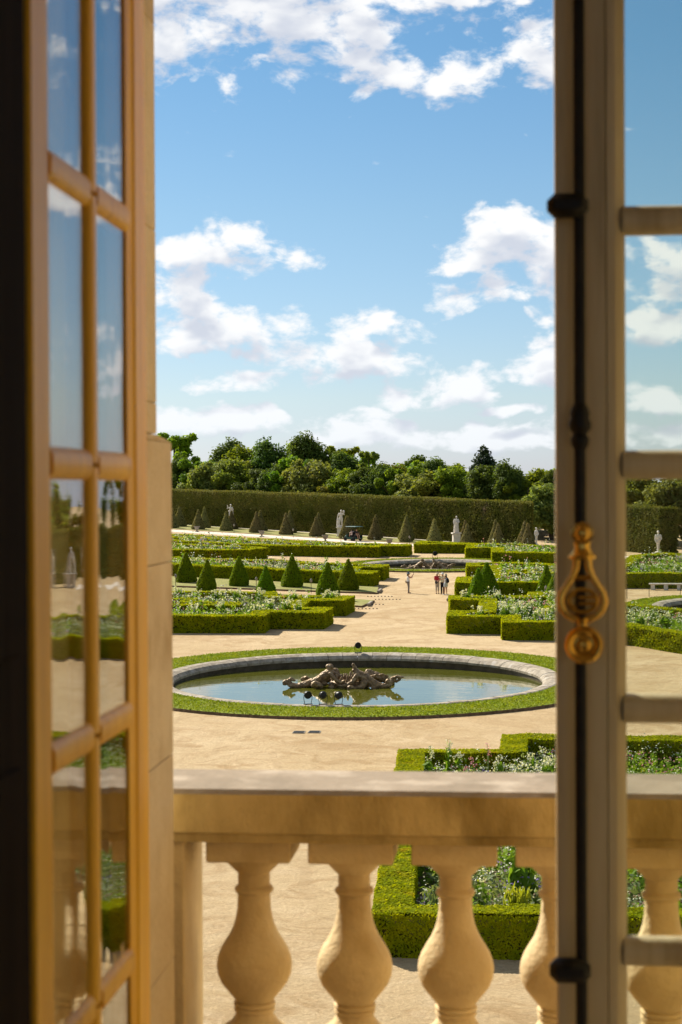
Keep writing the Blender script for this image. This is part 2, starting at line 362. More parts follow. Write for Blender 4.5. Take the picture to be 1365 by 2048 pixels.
class QB:
    """numpy buffer of leaf-sized faces, plus an optional solid core, all in ONE mesh"""
    def __init__(s): s.q = []; s.mi = []
    def leaves(s, P, N, size, aspect=1., mi=0, jit=.6, T=None):
        P = np.asarray(P, float); n = len(P)
        if n == 0: return
        N = np.asarray(N, float)+rng.normal(0, jit, (n, 3)); N /= np.linalg.norm(N, axis=1, keepdims=True)+1e-9
        A = rng.normal(0, 1, (n, 3)) if T is None else np.asarray(T, float)+rng.normal(0, .12, (n, 3))
        A -= (A*N).sum(1, keepdims=True)*N; A /= np.linalg.norm(A, axis=1, keepdims=True)+1e-9
        B = np.cross(N, A); size = np.broadcast_to(np.asarray(size, float), (n,))[:, None]*.5
        a = A*size*aspect; b = B*size
        # pointed leaf: a rhomb with one long diagonal
        s.q.append(np.stack([P-a, P-b*.8, P+a, P+b*.8], 1)); s.mi.append(np.broadcast_to(np.asarray(mi, np.int32), (n,)).copy())
    def mesh(s, name, mats, core=None, core_mi=0):
        Q = np.concatenate(s.q).reshape(-1, 3) if s.q else np.zeros((0, 3)); nq = len(Q)//4; MI = np.concatenate(s.mi) if s.mi else np.zeros(0, np.int32)
        cv, cf = (np.asarray(core.v, float).reshape(-1, 3), core.f) if core else (np.zeros((0, 3)), [])
        V = np.concatenate([Q, cv]); me = bpy.data.meshes.new(name)
        lt = np.concatenate([np.full(nq, 4), np.array([len(f) for f in cf], int)]).astype(np.int32)
        lv = np.concatenate([np.arange(nq*4), np.array([i+nq*4 for f in cf for i in f], int)]).astype(np.int32)
        ls = np.concatenate([[0], np.cumsum(lt)[:-1]]).astype(np.int32)
        me.vertices.add(len(V)); me.vertices.foreach_set('co', V.astype(np.float32).ravel())
        me.loops.add(len(lv)); me.loops.foreach_set('vertex_index', lv)
        me.polygons.add(len(lt)); me.polygons.foreach_set('loop_start', ls); me.polygons.foreach_set('loop_total', lt)
        for mt in mats: me.materials.append(mt)
        mi = np.concatenate([MI, np.full(len(cf), core_mi)]).astype(np.int32)
        me.polygons.foreach_set('material_index', mi); me.update(calc_edges=True); me.validate(); return me
def inpoly(P, poly):
    x, y = P[:, 0], P[:, 1]; r_ = np.zeros(len(P), bool); n = len(poly)
    for i in range(n):
        (x0, y0), (x1, y1) = poly[i], poly[(i+1) % n]
        if y0 == y1: continue
        r_ ^= ((y0 > y) != (y1 > y)) & (x < (x1-x0)*(y-y0)/(y1-y0)+x0)
    return r_
def ccw(poly):
    n = len(poly)
    return poly if sum(poly[i][0]*poly[(i+1) % n][1]-poly[(i+1) % n][0]*poly[i][1] for i in range(n)) > 0 else poly[::-1]
def inset(poly, w):
    poly = ccw(poly); n = len(poly); out = []
    for i in range(n):
        a, b, c = Vector(poly[i-1]), Vector(poly[i]), Vector(poly[(i+1) % n])
        d1, d2 = (b-a).normalized(), (c-b).normalized(); n1, n2 = Vector((-d1.y, d1.x)), Vector((-d2.y, d2.x))
        k = n1+n2; k = k/max(k.length_squared, .2)*2 if k.length > 1e-6 else n1
        k = (n1+n2)/max(1+n1.dot(n2), .3)
        p = b+k*w; out.append((p.x, p.y))
    return out
# ------------------------------------------------------------------ ground, paths, water
def sheet(name, poly, z, mat):
    me = mesh(name, [(x, y, z) for x, y in ccw(poly)], [tuple(range(len(poly)))], mat); return link(name, me)
BAS = [(-8.1, 92.6, 10.5, 13.3), (-7.7, 175.3, 7.3, 9.0), (18.5, 132.0, 8.6, 10.6)]     # x, y, rim radius, lawn radius
WATER_Z = -.28
# the ground sheet: level parterre with round openings for the basins, falling away behind the woods
gm = MB(); yb = [-60]
def quad(x0, x1, y0, y1, z0=0., z1=0.): gm.add([(x0, y0, z0), (x1, y0, z0), (x1, y1, z1), (x0, y1, z1)], [(0, 1, 2, 3)])
BX = 3000; last = -60
for cx, cy, rr, lr in sorted(BAS, key=lambda b: b[1]):
    h_ = rr+1.5; ri = rr-.35; quad(-BX, BX, last, cy-h_); quad(-BX, cx-h_, cy-h_, cy+h_); quad(cx+h_, BX, cy-h_, cy+h_); last = cy+h_; n = 96; v = []
    for i in range(n):
        a = 2*math.pi*i/n; c_, s_ = math.cos(a), math.sin(a); k = h_/max(abs(c_), abs(s_)); v += [(cx+ri*c_, cy+ri*s_, 0), (cx+k*c_, cy+k*s_, 0)]
    gm.add(v, [(2*i, 2*i+1, (2*i+3) % (2*n), (2*i+2) % (2*n)) for i in range(n)])
quad(-BX, BX, last, 330)
tag(gm.build('ground', MT['sand']), 'pale raked sand and gravel ground of the parterre', None, None, 'structure')
tm_ = MB(); tm_.add([(-BX, 330, 0), (BX, 330, 0), (BX, 900, -32), (-BX, 900, -32), (BX, 7000, -420), (-BX, 7000, -420)], [(0, 1, 2, 3), (3, 2, 4, 5)])
tag(tm_.build('terrain', MT['woodfloor']), 'wooded ground falling away behind the trees', None, None, 'structure')
LAWNS = []
def strip(name, poly, z, mat, edge, label):
    """a low turf strip: sheet on top, earth or stone edge round it"""
    p = ccw(poly); n = len(p); q = inset(p, .06)
    v = [(x, y, 0) for x, y in p]+[(x, y, z-.02) for x, y in p]+[(x, y, z) for x, y in q]
    f = [(i, (i+1) % n, n+(i+1) % n, n+i) for i in range(n)]+[(n+i, n+(i+1) % n, 2*n+(i+1) % n, 2*n+i) for i in range(n)]+[tuple(range(2*n, 3*n))]
    me = mesh(name, v, f, [mat, edge], [1]*(2*n)+[0]); o = link(name, me); tag(o, label, None, None, 'structure'); return o
# promenade below the tall hedge
sheet_path = sheet('path', [(-80, 278.5), (-47.1, 245.5), (4.6, 194.9), (20, 181), (35, 150), (33, 148), (16, 178.5), (4.5, 190.8), (-45.9, 239.6), (-80, 272.5)], .02, MT['path'])
tag(sheet_path, 'pale white promenade running below the tall hedge', None, None, 'structure')
strip('lawn', [(-80, 280), (-47.1, 246.9), (4.2, 196.3), (5.8, 198), (2.2, 203.5), (-19, 227.5), (-48, 259), (-80, 291.5)], .06, MT['grass_dry'], MT['earth'], 'dry grass verge with the far rows of yew cones')
foot = sheet('path', [(-80, 291.9), (-48, 259.4), (-19, 227.9), (2.4, 203.9), (6.5, 199), (8, 200.6), (2.5, 207), (-20, 232), (-80, 296)], .02, MT['path'])
tag(foot, 'narrow pale footpath at the foot of the tall hedge', None, None, 'structure')
strip('lawn', [(-40, 154.5), (-29, 150.2), (-10.9, 143.4), (-11.2, 149.0), (-31, 160.6), (-40, 165)], .14, MT['grass_dry'], MT['earth'], 'grass strip with stone edge under the back row of near cones, left')
strip('lawn', [(-40, 151), (-26, 143.2), (-11.2, 132.0), (-10.6, 136.6), (-25, 147.0), (-40, 154.2)], .14, MT['grass_dry'], MT['earth'], 'grass strip with stone edge under the front row of near cones, left')
strip('lawn', [(-4.9, 137.0), (5.4, 136.8), (5.4, 140.2), (-4.9, 140.0)], .14, MT['grass_dry'], MT['earth'], 'grass strip with stone edge under the back cones, right')
strip('lawn', [(-4.6, 132.9), (5.4, 132.8), (5.4, 135.2), (-4.6, 135.2)], .14, MT['grass_dry'], MT['earth'], 'grass strip with stone edge under the front cones, right')

# ------------------------------------------------------------------ clipped hedges and flower beds
def band_points(a, b, z0, z1, dens):
    a, b = np.array(a), np.array(b); L = np.linalg.norm(b-a); n = int(L*(z1-z0)*dens)
    t = rng.random(n); P = np.column_stack([a[0]+(b[0]-a[0])*t, a[1]+(b[1]-a[1])*t, z0+(z1-z0)*rng.random(n)]); return P
def uneven(P, amp, sc): # slow swell of a clipped surface
    return amp*(np.sin(P[:, 0]*sc+1.3*np.sin(P[:, 1]*sc*.7))+np.sin(P[:, 1]*sc*1.3+P[:, 2]*sc*2))
def hedge(name, poly, w, h, leaf, label, cat='hedge', group=None, mat='hedge', cover=2.5, close=True, hide_z=.0):
    """clipped hedge that follows a polygon: woody core and a skin of single leaves"""
    out = ccw(poly); inn = inset(out, w); n = len(out); qb = QB(); core = MB(); dens = cover/(leaf*leaf*.5); up = np.array((0, 0, 1.))
    co, ci = inset(out, .05), inset(out, w-.05); v = []
    for i in range(n): v += [(*co[i], 0), (*co[i], h-.06), (*ci[i], h-.06), (*ci[i], 0)]
    f = []
    for i in range(n):
        j = (i+1) % n
        for k in range(3): f.append((4*i+k, 4*j+k, 4*j+k+1, 4*i+k+1))
    core.add(v, f)
    for i in range(n):
        j = (i+1) % n; a, b, c, d = out[i], out[j], inn[j], inn[i]
        dr = Vector((b[0]-a[0], b[1]-a[1])).normalized(); nx = np.array((dr.y, -dr.x, 0))
        for p, q, s in ((a, b, 1), (d, c, -1)):
            z0 = 0 if s > 0 else h*.35
            P = band_points(p, q, z0, h, dens*(1 if s > 0 else .8))
            if len(P) == 0: continue
            P += nx*s*(uneven(P, .02, 2.3)+rng.normal(0, .012, len(P)))[:, None]
            qb.leaves(P, np.broadcast_to(nx*s*.9+up*.35, (len(P), 3)), leaf*rng.uniform(.7, 1.3, len(P)), 1.25, 0, .55)
        # top
        ar = Vector((b[0]-a[0], b[1]-a[1])).length*w; m_ = int(ar*dens*1.1); t = rng.random((m_, 1)); u = rng.random((m_, 1))
        A, B, Cc, D = (np.array((*x, h)) for x in (a, b, c, d))
        P = (A*(1-t)+B*t)*(1-u)+(D*(1-t)+Cc*t)*u; P[:, 2] += uneven(P, .022, 1.1)+uneven(P, .014, 3.7)+rng.normal(0, .012, m_)
        qb.leaves(P, np.broadcast_to(up, (m_, 3)), leaf*rng.uniform(.7, 1.3, m_), 1.25, 0, .36)
    me = qb.mesh(name, [MT[mat], MT['hedge_core']], core, 1); o = link(name, me)
    tag(o, label, cat, group); return o
FM = ['stem', 'stem2', 'fwhite', 'fcream', 'fpink', 'fviolet', 'fyellow']
def planting(poly, w, label, dens=4., h=(.55, 1.05), leaf=.16, seed=1, tall=.18):
    """mixed flowers filling a bed, too many to count"""
    inn = inset(poly, w); P = np.array(inn); lo, hi = P.min(0), P.max(0); ar = (hi-lo).prod(); n = int(ar*dens)
    P = lo+(hi-lo)*rng.random((n, 2)); P = P[inpoly(P, inn)]; n = len(P); qb = QB()
    if n == 0: return
    f = .7
    sel = np.sin(P[:, 0]*f+seed)+np.sin(P[:, 1]*f*1.3+2*seed)+np.sin((P[:, 0]+P[:, 1])*.37+seed*3)+rng.normal(0, .4, n)
    Hh = rng.uniform(*h, n)*(1+.18*np.sin(P[:, 0]*.9+seed)*np.sin(P[:, 1]*1.1)); T = rng.random(n) < tall; Hh[T] *= 1.45
    green = np.where(sel > .6, 1, 0)
    for k in range(11):    # leaves up the stems
        z = Hh*(.12+.074*k)*rng.uniform(.8, 1.15, n); off = rng.normal(0, .16, (n, 2))*(1.15-.072*k)
        qb.leaves(np.column_stack([P+off, z]), np.column_stack([off*1.5, np.full(n, .5)]), leaf*1.25*rng.uniform(.7, 1.5, n)*(1.15-.044*k), 1.5, green, .5)
    fl = np.select([sel < -1.9, sel < .3, sel < 1.3, sel < 2.4], [4, 2, 3, 2], 5); r_ = rng.random(n); fl[r_ < .05] = 4; fl[(r_ > .05) & (r_ < .08)] = 5; fl[(r_ > .08) & (r_ < .11)] = 6
    has = rng.random(n) < .54+.36*np.sin(P[:, 0]*1.1+seed)*np.sin(P[:, 1]*.9+seed*2)
    for k in range(6):
        sp = np.where(T, .07, .14); off = rng.normal(0, 1, (n, 2))*sp[:, None]
        z = Hh*np.where(T, .72+.075*k, .95)+rng.normal(0, .05, n)
        m_ = has; qb.leaves(np.column_stack([P+off, z])[m_], np.broadcast_to((0, -.3, 1.), (m_.sum(), 3)), leaf*.74*rng.uniform(.6, 1.2, m_.sum()), 1., fl[m_], .6)
    me = qb.mesh('flower_planting', [MT[x] for x in FM]); o = link('flower_planting', me, None, (0, 0, .06))
    tag(o, label, 'flowers', None, 'stuff')
    s = sheet('bed_soil', inn, .05, MT['soil']); tag(s, None, None, None, 'structure')
NEAR_BED = [(-3.45, 43.05), (24, 43.3), (24, 69.0), (-.5, 69.4), (-.55, 66.2), (-4.25, 65.9)]
hedge('box_hedge', NEAR_BED, .95, 1.05, .065, 'clipped box hedge round the flower bed closest to the balustrade', cover=2.4)
planting(NEAR_BED, .95, 'mixed flowers filling the bed closest to the balustrade', 9., (.5, .95), .105, 1, .12)
A_L = [(-40, 114.4), (-16.0, 114.4), (-16.0, 117.0), (-12.4, 116.9), (-12.2, 120.5), (-14.3, 120.5), (-14.3, 125.6), (-11.8, 125.6), (-11.5, 129.4), (-17.2, 129.6), (-17.6, 132.6), (-40, 134)]
hedge('box_hedge', A_L, 1.15, 1.12, .12, 'stepped box hedge left of the sand path, behind the near basin')
planting(A_L, 1.15, 'white and violet flowers inside the stepped hedge left behind the near basin', 5., (.75, 1.15), .17, 2, .2)
A_R = [(-4.3, 114.5), (-.8, 114.3), (-.8, 111.0), (2.6, 110.7), (6.6, 108.9), (10, 103.4), (33, 100), (33, 114), (13.5, 117.5), (8, 123), (5.5, 132.3), (1, 132.3), (1, 129.6), (-4.7, 129.6), (-4.5, 126), (-2.4, 125.9), (-2.4, 118.2), (-4.3, 118.1)]
hedge('box_hedge', A_R, 1.15, 1.12, .12, 'stepped box hedge right of the sand path, behind the near basin')
planting(A_R, 1.15, 'white and pink flowers inside the stepped hedge right behind the near basin', 5., (.75, 1.2), .17, 3, .22)
B_L = [(-45, 169), (-31, 161.3), (-12.0, 149.6), (-11.5, 152.9), (-13.6, 153.6), (-13.4, 157.3), (-11.4, 156.9), (-11.2, 160.6), (-18, 163.2), (-19, 165.2), (-34, 171.5), (-45, 177)]
hedge('box_hedge', B_L, 1.15, 1.15, .15, 'box hedge left of the sand path, directly behind the near yew cones')
planting(B_L, 1.15, 'white and pink flowers in the bed left behind the near yew cones', 5., (.75, 1.2), .2, 4)
B_R = [(-4.6, 140.4), (5.2, 140.6), (5.2, 160), (-1, 163.8), (-4.3, 162), (-4.2, 158.8), (-2.3, 158.7), (-2.3, 146.4), (-4.6, 146.4)]
hedge('box_hedge', B_R, 1.15, 1.15, .15, 'box hedge right of the sand path, beside the group of visitors')
planting(B_R, 1.15, 'pale flowers in the bed behind the group of visitors', 5., (.75, 1.25), .2, 5, .25)
D_L = [(-25.6, 186.5), (-27.0, 182.5), (-38, 183), (-55, 194), (-55, 206), (-31, 190.4)]
hedge('box_hedge', D_L, 1.15, 1.1, .17, 'box hedge of the bed beyond the cones at far left')
planting(D_L, 1.15, 'pale flowers in the bed beyond the cones at far left', 4.5, (.75, 1.2), .22, 6)
C_L = [(-29, 191.6), (-20, 188.6), (-14.1, 187), (-14.0, 189.0), (-11.2, 188.5), (-10.9, 191.6), (-17.2, 193.6), (-50, 221.5), (-52, 211)]
hedge('box_hedge', C_L, 1.15, 1.12, .18, 'long box hedge between the far basin and the white promenade, left')
planting(C_L, 1.15, 'pale flowers between the far basin and the white promenade, left', 4.5, (.75, 1.2), .22, 7)
hedge('box_hedge', [(-10.8, 194.3), (-5.0, 193.6), (-4.6, 195.4), (-10.4, 200)], 1.1, 1.0, .18, 'plain box hedge right behind the far basin')
C_R = [(-5.0, 185), (-2.3, 184.9), (-2.2, 178.5), (4.2, 176.6), (8.6, 175), (8.6, 184), (-.5, 192.6), (-5.0, 192.6)]
hedge('box_hedge', C_R, 1.15, 1.12, .18, 'box hedge right of the far basin below the promenade')
planting(C_R, 1.15, 'pale flowers right of the far basin below the promenade', 4.5, (.75, 1.25), .22, 8)
E_R = [(7.2, 149.4), (27, 148.6), (28, 157), (14.5, 176), (11, 172)]
hedge('box_hedge', E_R, 1.15, 1.2, .15, 'box hedge behind the stone bench, seen through the right window pane')
planting(E_R, 1.15, 'flowers behind the stone bench, seen through the right window pane', 4.5, (.75, 1.25), .2, 9)
for pl, lb in (([(-27, 122), (-19, 121.4), (-18.6, 124.4), (-22.5, 124.6), (-22.6, 127.2), (-27, 127.2)], 'small box hedge inside the left bed behind the near basin'),
               ([(2, 118), (6, 117.8), (6, 121), (2, 121.2)], 'small box hedge inside the right bed behind the near basin'),
               ([(-.5, 151), (3.4, 151), (3.4, 154.6), (-.5, 154.8)], 'small box hedge inside the bed behind the visitors'),
               ([(-44, 208.5), (-22, 193.4), (-21, 195.4), (-43, 211.5)], 'narrow box hedge inside the bed below the white promenade')):
    hedge('box_hedge', pl, .9, 1.12, .15, lb)
# tall clipped hornbeam walls
def wall_hedge(poly, h, label, leaf=.16):
    out = ccw(poly); n = len(out); qb = QB(); core = MB().prism(inset(out, .12), 0, h-.1); dens = 1.9/(leaf*leaf*.5)
    for i in range(n):
        a, b = out[i], out[(i+1) % n]; dr = Vector((b[0]-a[0], b[1]-a[1])).normalized(); nx = np.array((dr.y, -dr.x, 0))
        if nx[1] > .35: continue                     # far face: a thin skin is enough
        P = band_points(a, b, 0, h, dens); P += nx*(uneven(P, .03, .5)+rng.normal(0, .05, len(P)))[:, None]
        qb.leaves(P, np.broadcast_to(nx*.9+np.array((0, 0, .3)), (len(P), 3)), leaf*rng.uniform(.6, 1.35, len(P)), 1.2, 0, .45)
    A = np.array(out); lo, hi = A.min(0), A.max(0); P = lo+(hi-lo)*rng.random((int((hi-lo).prod()*dens*.7), 2)); P = P[inpoly(P, out)]
    P = np.column_stack([P, np.full(len(P), h)]); P[:, 2] += uneven(P, .04, .45)+rng.normal(0, .07, len(P))
    qb.leaves(P, np.broadcast_to((0, 0, 1.), P.shape), leaf*rng.uniform(.7, 1.3, len(P)), 1.2, 0, .5)
    o = link('hornbeam_hedge', qb.mesh('hornbeam_hedge', [MT['hornbeam'], MT['hedge_core']], core, 1)); tag(o, label, 'hedge'); return o
wall_hedge([(-80, 296), (-50.2, 262.3), (-21.1, 231.6), (1.93, 204.8), (2.1, 207.3), (-19, 233.6), (-48, 264.4), (-78, 298)], 5.0, 'long tall clipped hedge wall behind the marble statues')
wall_hedge([(5.5, 236), (18, 224), (19.5, 225.6), (7, 238)], 5.2, 'darker tall hedge set back behind the gap at the end of the long hedge')
wall_hedge([(9.5, 200.5), (15.2, 191.2), (17.2, 192.2), (11.5, 201.8)], 4.9, 'tall sunlit hedge wall behind the statue seen through the right pane')
wall_hedge([(19.5, 192), (41, 150), (64, 106), (66, 107), (43, 151), (21.5, 193)], 4.6, 'tall hedge wall along the right side of the parterre')
# ------------------------------------------------------------------ yew cones
ORD = ['first', 'second', 'third', 'fourth', 'fifth', 'sixth', 'seventh', 'eighth', 'ninth', 'tenth', 'eleventh', 'twelfth', 'thirteenth', 'fourteenth', 'fifteenth', 'sixteenth', 'seventeenth', 'eighteenth', 'nineteenth', 'twentieth', 'twenty-first', 'twenty-second']
def cone_mesh(h, r_, leaf, mat, belly=.12):
    prof = [(r_*.9, 0), (r_*.98, h*.06), (r_*(.80+belly), h*.22), (r_*(.60+belly), h*.42), (r_*(.40+belly*.9), h*.62), (r_*(.21+belly*.6), h*.8), (r_*.17, h*.91), (r_*.08, h*.985), (.0, h)]
    core = MB().lathe([(a*.93, z*.985) for a, z in prof], 18); qb = QB()
    pr = np.array(prof); seg = np.hypot(np.diff(pr[:, 0]), np.diff(pr[:, 1])); ar = seg*(pr[1:, 0]+pr[:-1, 0])*math.pi
    n = int(ar.sum()*2.2/(leaf*leaf*.5)); k = rng.choice(len(ar), n, p=ar/ar.sum()); t = rng.random(n)
    rr = pr[k, 0]*(1-t)+pr[k+1, 0]*t; z = pr[k, 1]*(1-t)+pr[k+1, 1]*t; a = rng.random(n)*2*math.pi
    rr = rr*(1+.025*np.sin(a*3+z*2)+.02*np.sin(a*7-z*5))+rng.normal(0, .014, n)
    P = np.column_stack([rr*np.cos(a), rr*np.sin(a), z]); N = np.column_stack([np.cos(a), np.sin(a), np.full(n, .45)])
    qb.leaves(P, N, leaf*rng.uniform(.7, 1.3, n), 1.35, 0, .55)
    return qb.mesh('yew_foliage', [MT[mat], MT['hedge_core']], core, 1)
def cone(name, me, x, y, s, label, group, tm, sz=1.):
    e = empty(name, (x, y, 0), random.random()*6); tag(e, label, 'topiary', group)
    f = link('foliage', me, e, (0, 0, .12)); f.scale = (s*random.uniform(.94, 1.06), s*random.uniform(.94, 1.06), s*random.uniform(.96, 1.04)); f.rotation_euler = (random.gauss(0, .015), random.gauss(0, .015), 0); link('trunk', tm, e)
tr_m = MB().tube([(0, 0, -.05), (0, 0, .2), (0, 0, 1.)], [.12, .09, .05], 7).mesh('trunk', MT['bark'])
near_c = [cone_mesh(2.55, .86, .10, 'yew', b) for b in (.13, .16)]
far_c = [cone_mesh(2.65, .95, .12, 'yew_old', b) for b in (-.02, .0)]
row = [(-28.3, 153.8, 1.05), (-23.1, 150.0, .98), (-18.5, 149.2, 1.07), (-13.5, 146.0, 1.03)]
for i, (x, y, s) in enumerate(row): cone('yew_cone', near_c[i % 2], x, y, s, f'dark clipped yew cone, {ORD[i]} from left in the back row of near cones', 'near yew cones', tr_m)
row = [(-25.0, 145.0, .98), (-19.7, 142.0, .92), (-14.35, 137.9, 1.1)]
for i, (x, y, s) in enumerate(row): cone('yew_cone', near_c[(i+1) % 2], x, y, s, f'dark clipped yew cone, {ORD[i]} from left in the front row of near cones', 'near yew cones', tr_m)
for i, (x, y, s, lb) in enumerate([(-2.75, 133.9, 1.04, 'tall yew cone in front right of the visitors'), (-2.15, 138.6, 1.12, 'yew cone half hidden behind the front cone right of the visitors'),
                                   (2.45, 138.5, 1.0, 'yew cone close to the right window, further back of the pair'), (2.95, 134.0, .92, 'yew cone cut by the right window edge, nearer of the pair')]):
    cone('yew_cone', near_c[i % 2], x, y, s, lb, 'near yew cones', tr_m)
fr = [(-47.8, 249.7), (-43.5, 245.7), (-38.9, 241.5), (-34.1, 236.6), (-29.5, 231.7), (-25.1, 227.0), (-20.8, 222.6), (-17, 219.1), (-12.9, 214.9), (-9.3, 210.9), (-5.4, 207.1), (-1.8, 202.9), (1.5, 199.9)]
for i, (x, y) in enumerate(fr):
    s = 1.0+.06*math.sin(i*2.3)
    cone('yew_cone', far_c[i % 2], x, y, s, f'grey-green yew cone below the tall hedge, {ORD[i]} from left in the front row', 'far yew cones', tr_m)
    s = 1.02+.06*math.sin(i*1.7+1)
    cone('yew_cone', far_c[(i+1) % 2], x+.12-.045*i, y+4.4, s, f'grey-green yew cone below the tall hedge, {ORD[i]} from left in the back row', 'far yew cones', tr_m)
# ------------------------------------------------------------------ trees behind the hedges
def crown(kind, h, w, mat, leaf, n, seed, lo=.18):
    """leaf clumps spread through an uneven crown; returns (crown mesh, trunk mesh)"""
    rs = np.random.default_rng(seed); cl = []; tm = MB(); th = h*lo
    if kind == 'conic':
        for k in range(26):
            t = (k+.5)/26; z = th+(h-th)*t*.98; rr = w*(1-t)**.8*.55+.25; m_ = 5 if t < .8 else 3
            for j in range(m_):
                a = rs.random()*6.3; cl.append((rr*math.cos(a)*rs.uniform(.35, 1), rr*math.sin(a)*rs.uniform(.35, 1), z, rr*.42+.3, .45))
        tm.tube([(0, 0, -.3), (0, 0, h*.5), (0, 0, h*.95)], [w*.06, w*.04, .05], 7)
    elif kind == 'fastig':
        for k in range(60):
            a = rs.random()*6.3; t = rs.random()**.9; z = th+(h-th)*t; rr = w*.5*math.sin(math.pi*min(.95, .18+t*.8))**.7*math.sqrt(rs.random()); cl.append((rr*math.cos(a), rr*math.sin(a), z, w*rs.uniform(.07, .15)+.2, 1.5))
        tm.tube([(0, 0, -.3), (0, 0, h*.4), (0, 0, h*.8)], [w*.07, w*.05, .05], 7)
    else:
        nc = 64 if kind == 'round' else 34
        for k in range(nc):
            u = rs.normal(0, 1, 3); u /= np.linalg.norm(u); rad = rs.uniform(.3, 1.)**.5*rs.uniform(.86, 1.14); p = u*rad
            sx = 1+.25*math.sin(3*math.atan2(u[1], u[0])+seed)
            z = th+(h-th)*(.5+.47*p[2]); cr = w*rs.uniform(.07, .17) if kind == 'round' else w*rs.uniform(.055, .13)
            cl.append((p[0]*w*.42*sx, p[1]*w*.42*sx, z-cr*.3, cr, .8))
        tm.tube([(0, 0, -.3), (.1, 0, h*.25), (0, .1, h*.6), (0, 0, h*.85)], [w*.05, w*.04, w*.025, .05], 7)
        for k in range(7):
            c = cl[rs.integers(len(cl))]; tm.tube([(0, 0, h*.28), (c[0]*.5, c[1]*.5, (h*.28+c[2])*.55), c[:3]], [w*.022, w*.015, .03], 5)
    cl = np.array(cl); wt_ = cl[:, 3]**2; k = rs.choice(len(cl), n, p=wt_/wt_.sum())
    u = rs.normal(0, 1, (n, 3)); u /= np.linalg.norm(u, axis=1, keepdims=True); rad = rs.random(n)**.45*(1+.25*np.sin(u[:, 0]*7+k)*np.sin(u[:, 2]*6+2*k))
    P = cl[k, :3]+u*(rad*cl[k, 3])[:, None]*np.column_stack([np.ones(n), np.ones(n), np.where(kind == 'fastig', 1.6, .85)*np.ones(n)])
    P[:, 2] = np.maximum(P[:, 2], .4); qb = QB()
    qb.leaves(P, u*.8+np.array((0, 0, .6)), leaf*rs.uniform(.6, 1.3, n), 1.3, 0, .55)
    return qb.mesh('crown', [MT[mat]]), tm.mesh('trunk', MT['bark'])
PROTO = {}
for key, a in dict(lime=('round', 12.5, 9.5, 'lime', .36, 23000, 3), lime2=('open', 12.5, 9, 'lime', .36, 16000, 4), oak=('round', 10.5, 9.5, 'oak', .36, 23000, 5), oak2=('open', 11, 10, 'oak', .36, 18000, 6),
                   dark=('fastig', 10.2, 8.0, 'dark', .32, 20000, 7), dark2=('round', 10, 8, 'dark', .32, 20000, 8), pale=('round', 8.5, 8, 'pale', .34, 15000, 9), cedar=('conic', 11.4, 6.8, 'cedar', .36, 12000, 10),
                   olive=('round', 9.5, 8.5, 'olive', .34, 20000, 11), thin=('open', 11.2, 5, 'olive', .34, 4500, 12)).items():
    PROTO[key] = crown(*a)
KIND = dict(lime='bright green broadleaf tree', lime2='airy bright green broadleaf tree', oak='full green broadleaf tree', oak2='loose green broadleaf tree', dark='dark upright evergreen', dark2='dense dark evergreen', pale='low pale green tree', cedar='dark conical conifer', olive='olive green rounded tree', thin='thin open tree')
def tree(key, x, y, s, where, sz=1.):
    e = empty(KIND[key].split(' ')[-1] if key == 'thing' else ('conifer_tree' if key in ('cedar', 'dark', 'dark2') else 'broadleaf_tree'), (x, y, 0), (x*7.3+y*3.1) % 6.28)
    e.scale = (s, s, s*sz); tag(e, KIND[key]+' '+where, 'tree', 'trees behind the tall hedges')
    a, b = PROTO[key]; link('crown', a, e); link('trunk', b, e)
TREES = [  # (kind, image-side order, position, scale, what singles it out)
 ('lime2', -54.5, 286, 1.16, 'standing tallest at the far left of the tree line'), ('pale', -47.5, 274, .98, 'in front of the tallest tree at far left'), ('dark', -46, 290, 1.08, 'rising between the tallest left tree and its pale neighbour'),
 ('oak', -43.5, 285, 1.1, 'left of the darkest clump in the tree line'), ('olive', -40, 271, 1.02, 'behind the first statue from left'), ('pale', -36.5, 266, .78, 'low above the hedge, right of the first statue'),
 ('dark', -37.6, 273, 1.08, 'left half of the darkest clump in the tree line'), ('lime', -33.5, 282, 1.02, 'behind the darkest clump, its bright top showing'), ('dark', -31.0, 268, 1.15, 'right half of the darkest clump in the tree line'), ('oak2', -28, 270, 1.02, 'right of the darkest clump in the tree line'),
 ('lime2', -26.5, 283, .96, 'with bright top between the two darkest groups'), ('dark', -25.2, 264, .92, 'left of the second statue, above the hedge'), ('oak2', -22.3, 268, .96, 'above the second statue'), ('thin', -21.2, 262, .99, 'with its round bare-stemmed head standing clear of the line'),
 ('olive', -17.8, 252, .98, 'broad and low behind the golf cart'), ('oak', -13.5, 256, .86, 'behind the hedge midway between second and third statue'), ('dark2', -14.5, 266, .95, 'further back midway between second and third statue'), ('lime2', -11.3, 250, .80, 'with ragged pointed top left of the conical conifer'),
 ('oak', -8.6, 246, .86, 'left of the third statue'), ('dark', -10.5, 242, .84, 'behind the third statue, shaded'), ('cedar', -4.1, 247, 1.0, 'standing clear above the tree line'), ('oak', -4.6, 236, .80, 'in front of the conical conifer'),
 ('oak2', -1.2, 238, .76, 'right of the conical conifer'), ('olive', -1.6, 228, .74, 'low at the right end of the long hedge'), ('oak', 2.4, 236, .80, 'beside the right window frame'), ('dark2', 5.0, 228, .80, 'behind the gap at the end of the long hedge'), ('oak', 6.2, 240, .8, 'half hidden by the right window frame'),
 ('oak', 10.5, 222, .9, 'behind the window frame on the right'), ('olive', 14, 214, .9, 'seen through the upper left of the right pane'), ('pale', 18, 206, 1.0, 'seen through the right pane above the sunlit hedge'), ('lime', 22, 212, .85, 'seen through the right edge of the right pane')]
for k, x, y, s, wh in TREES: tree(k, x, y, s, wh)
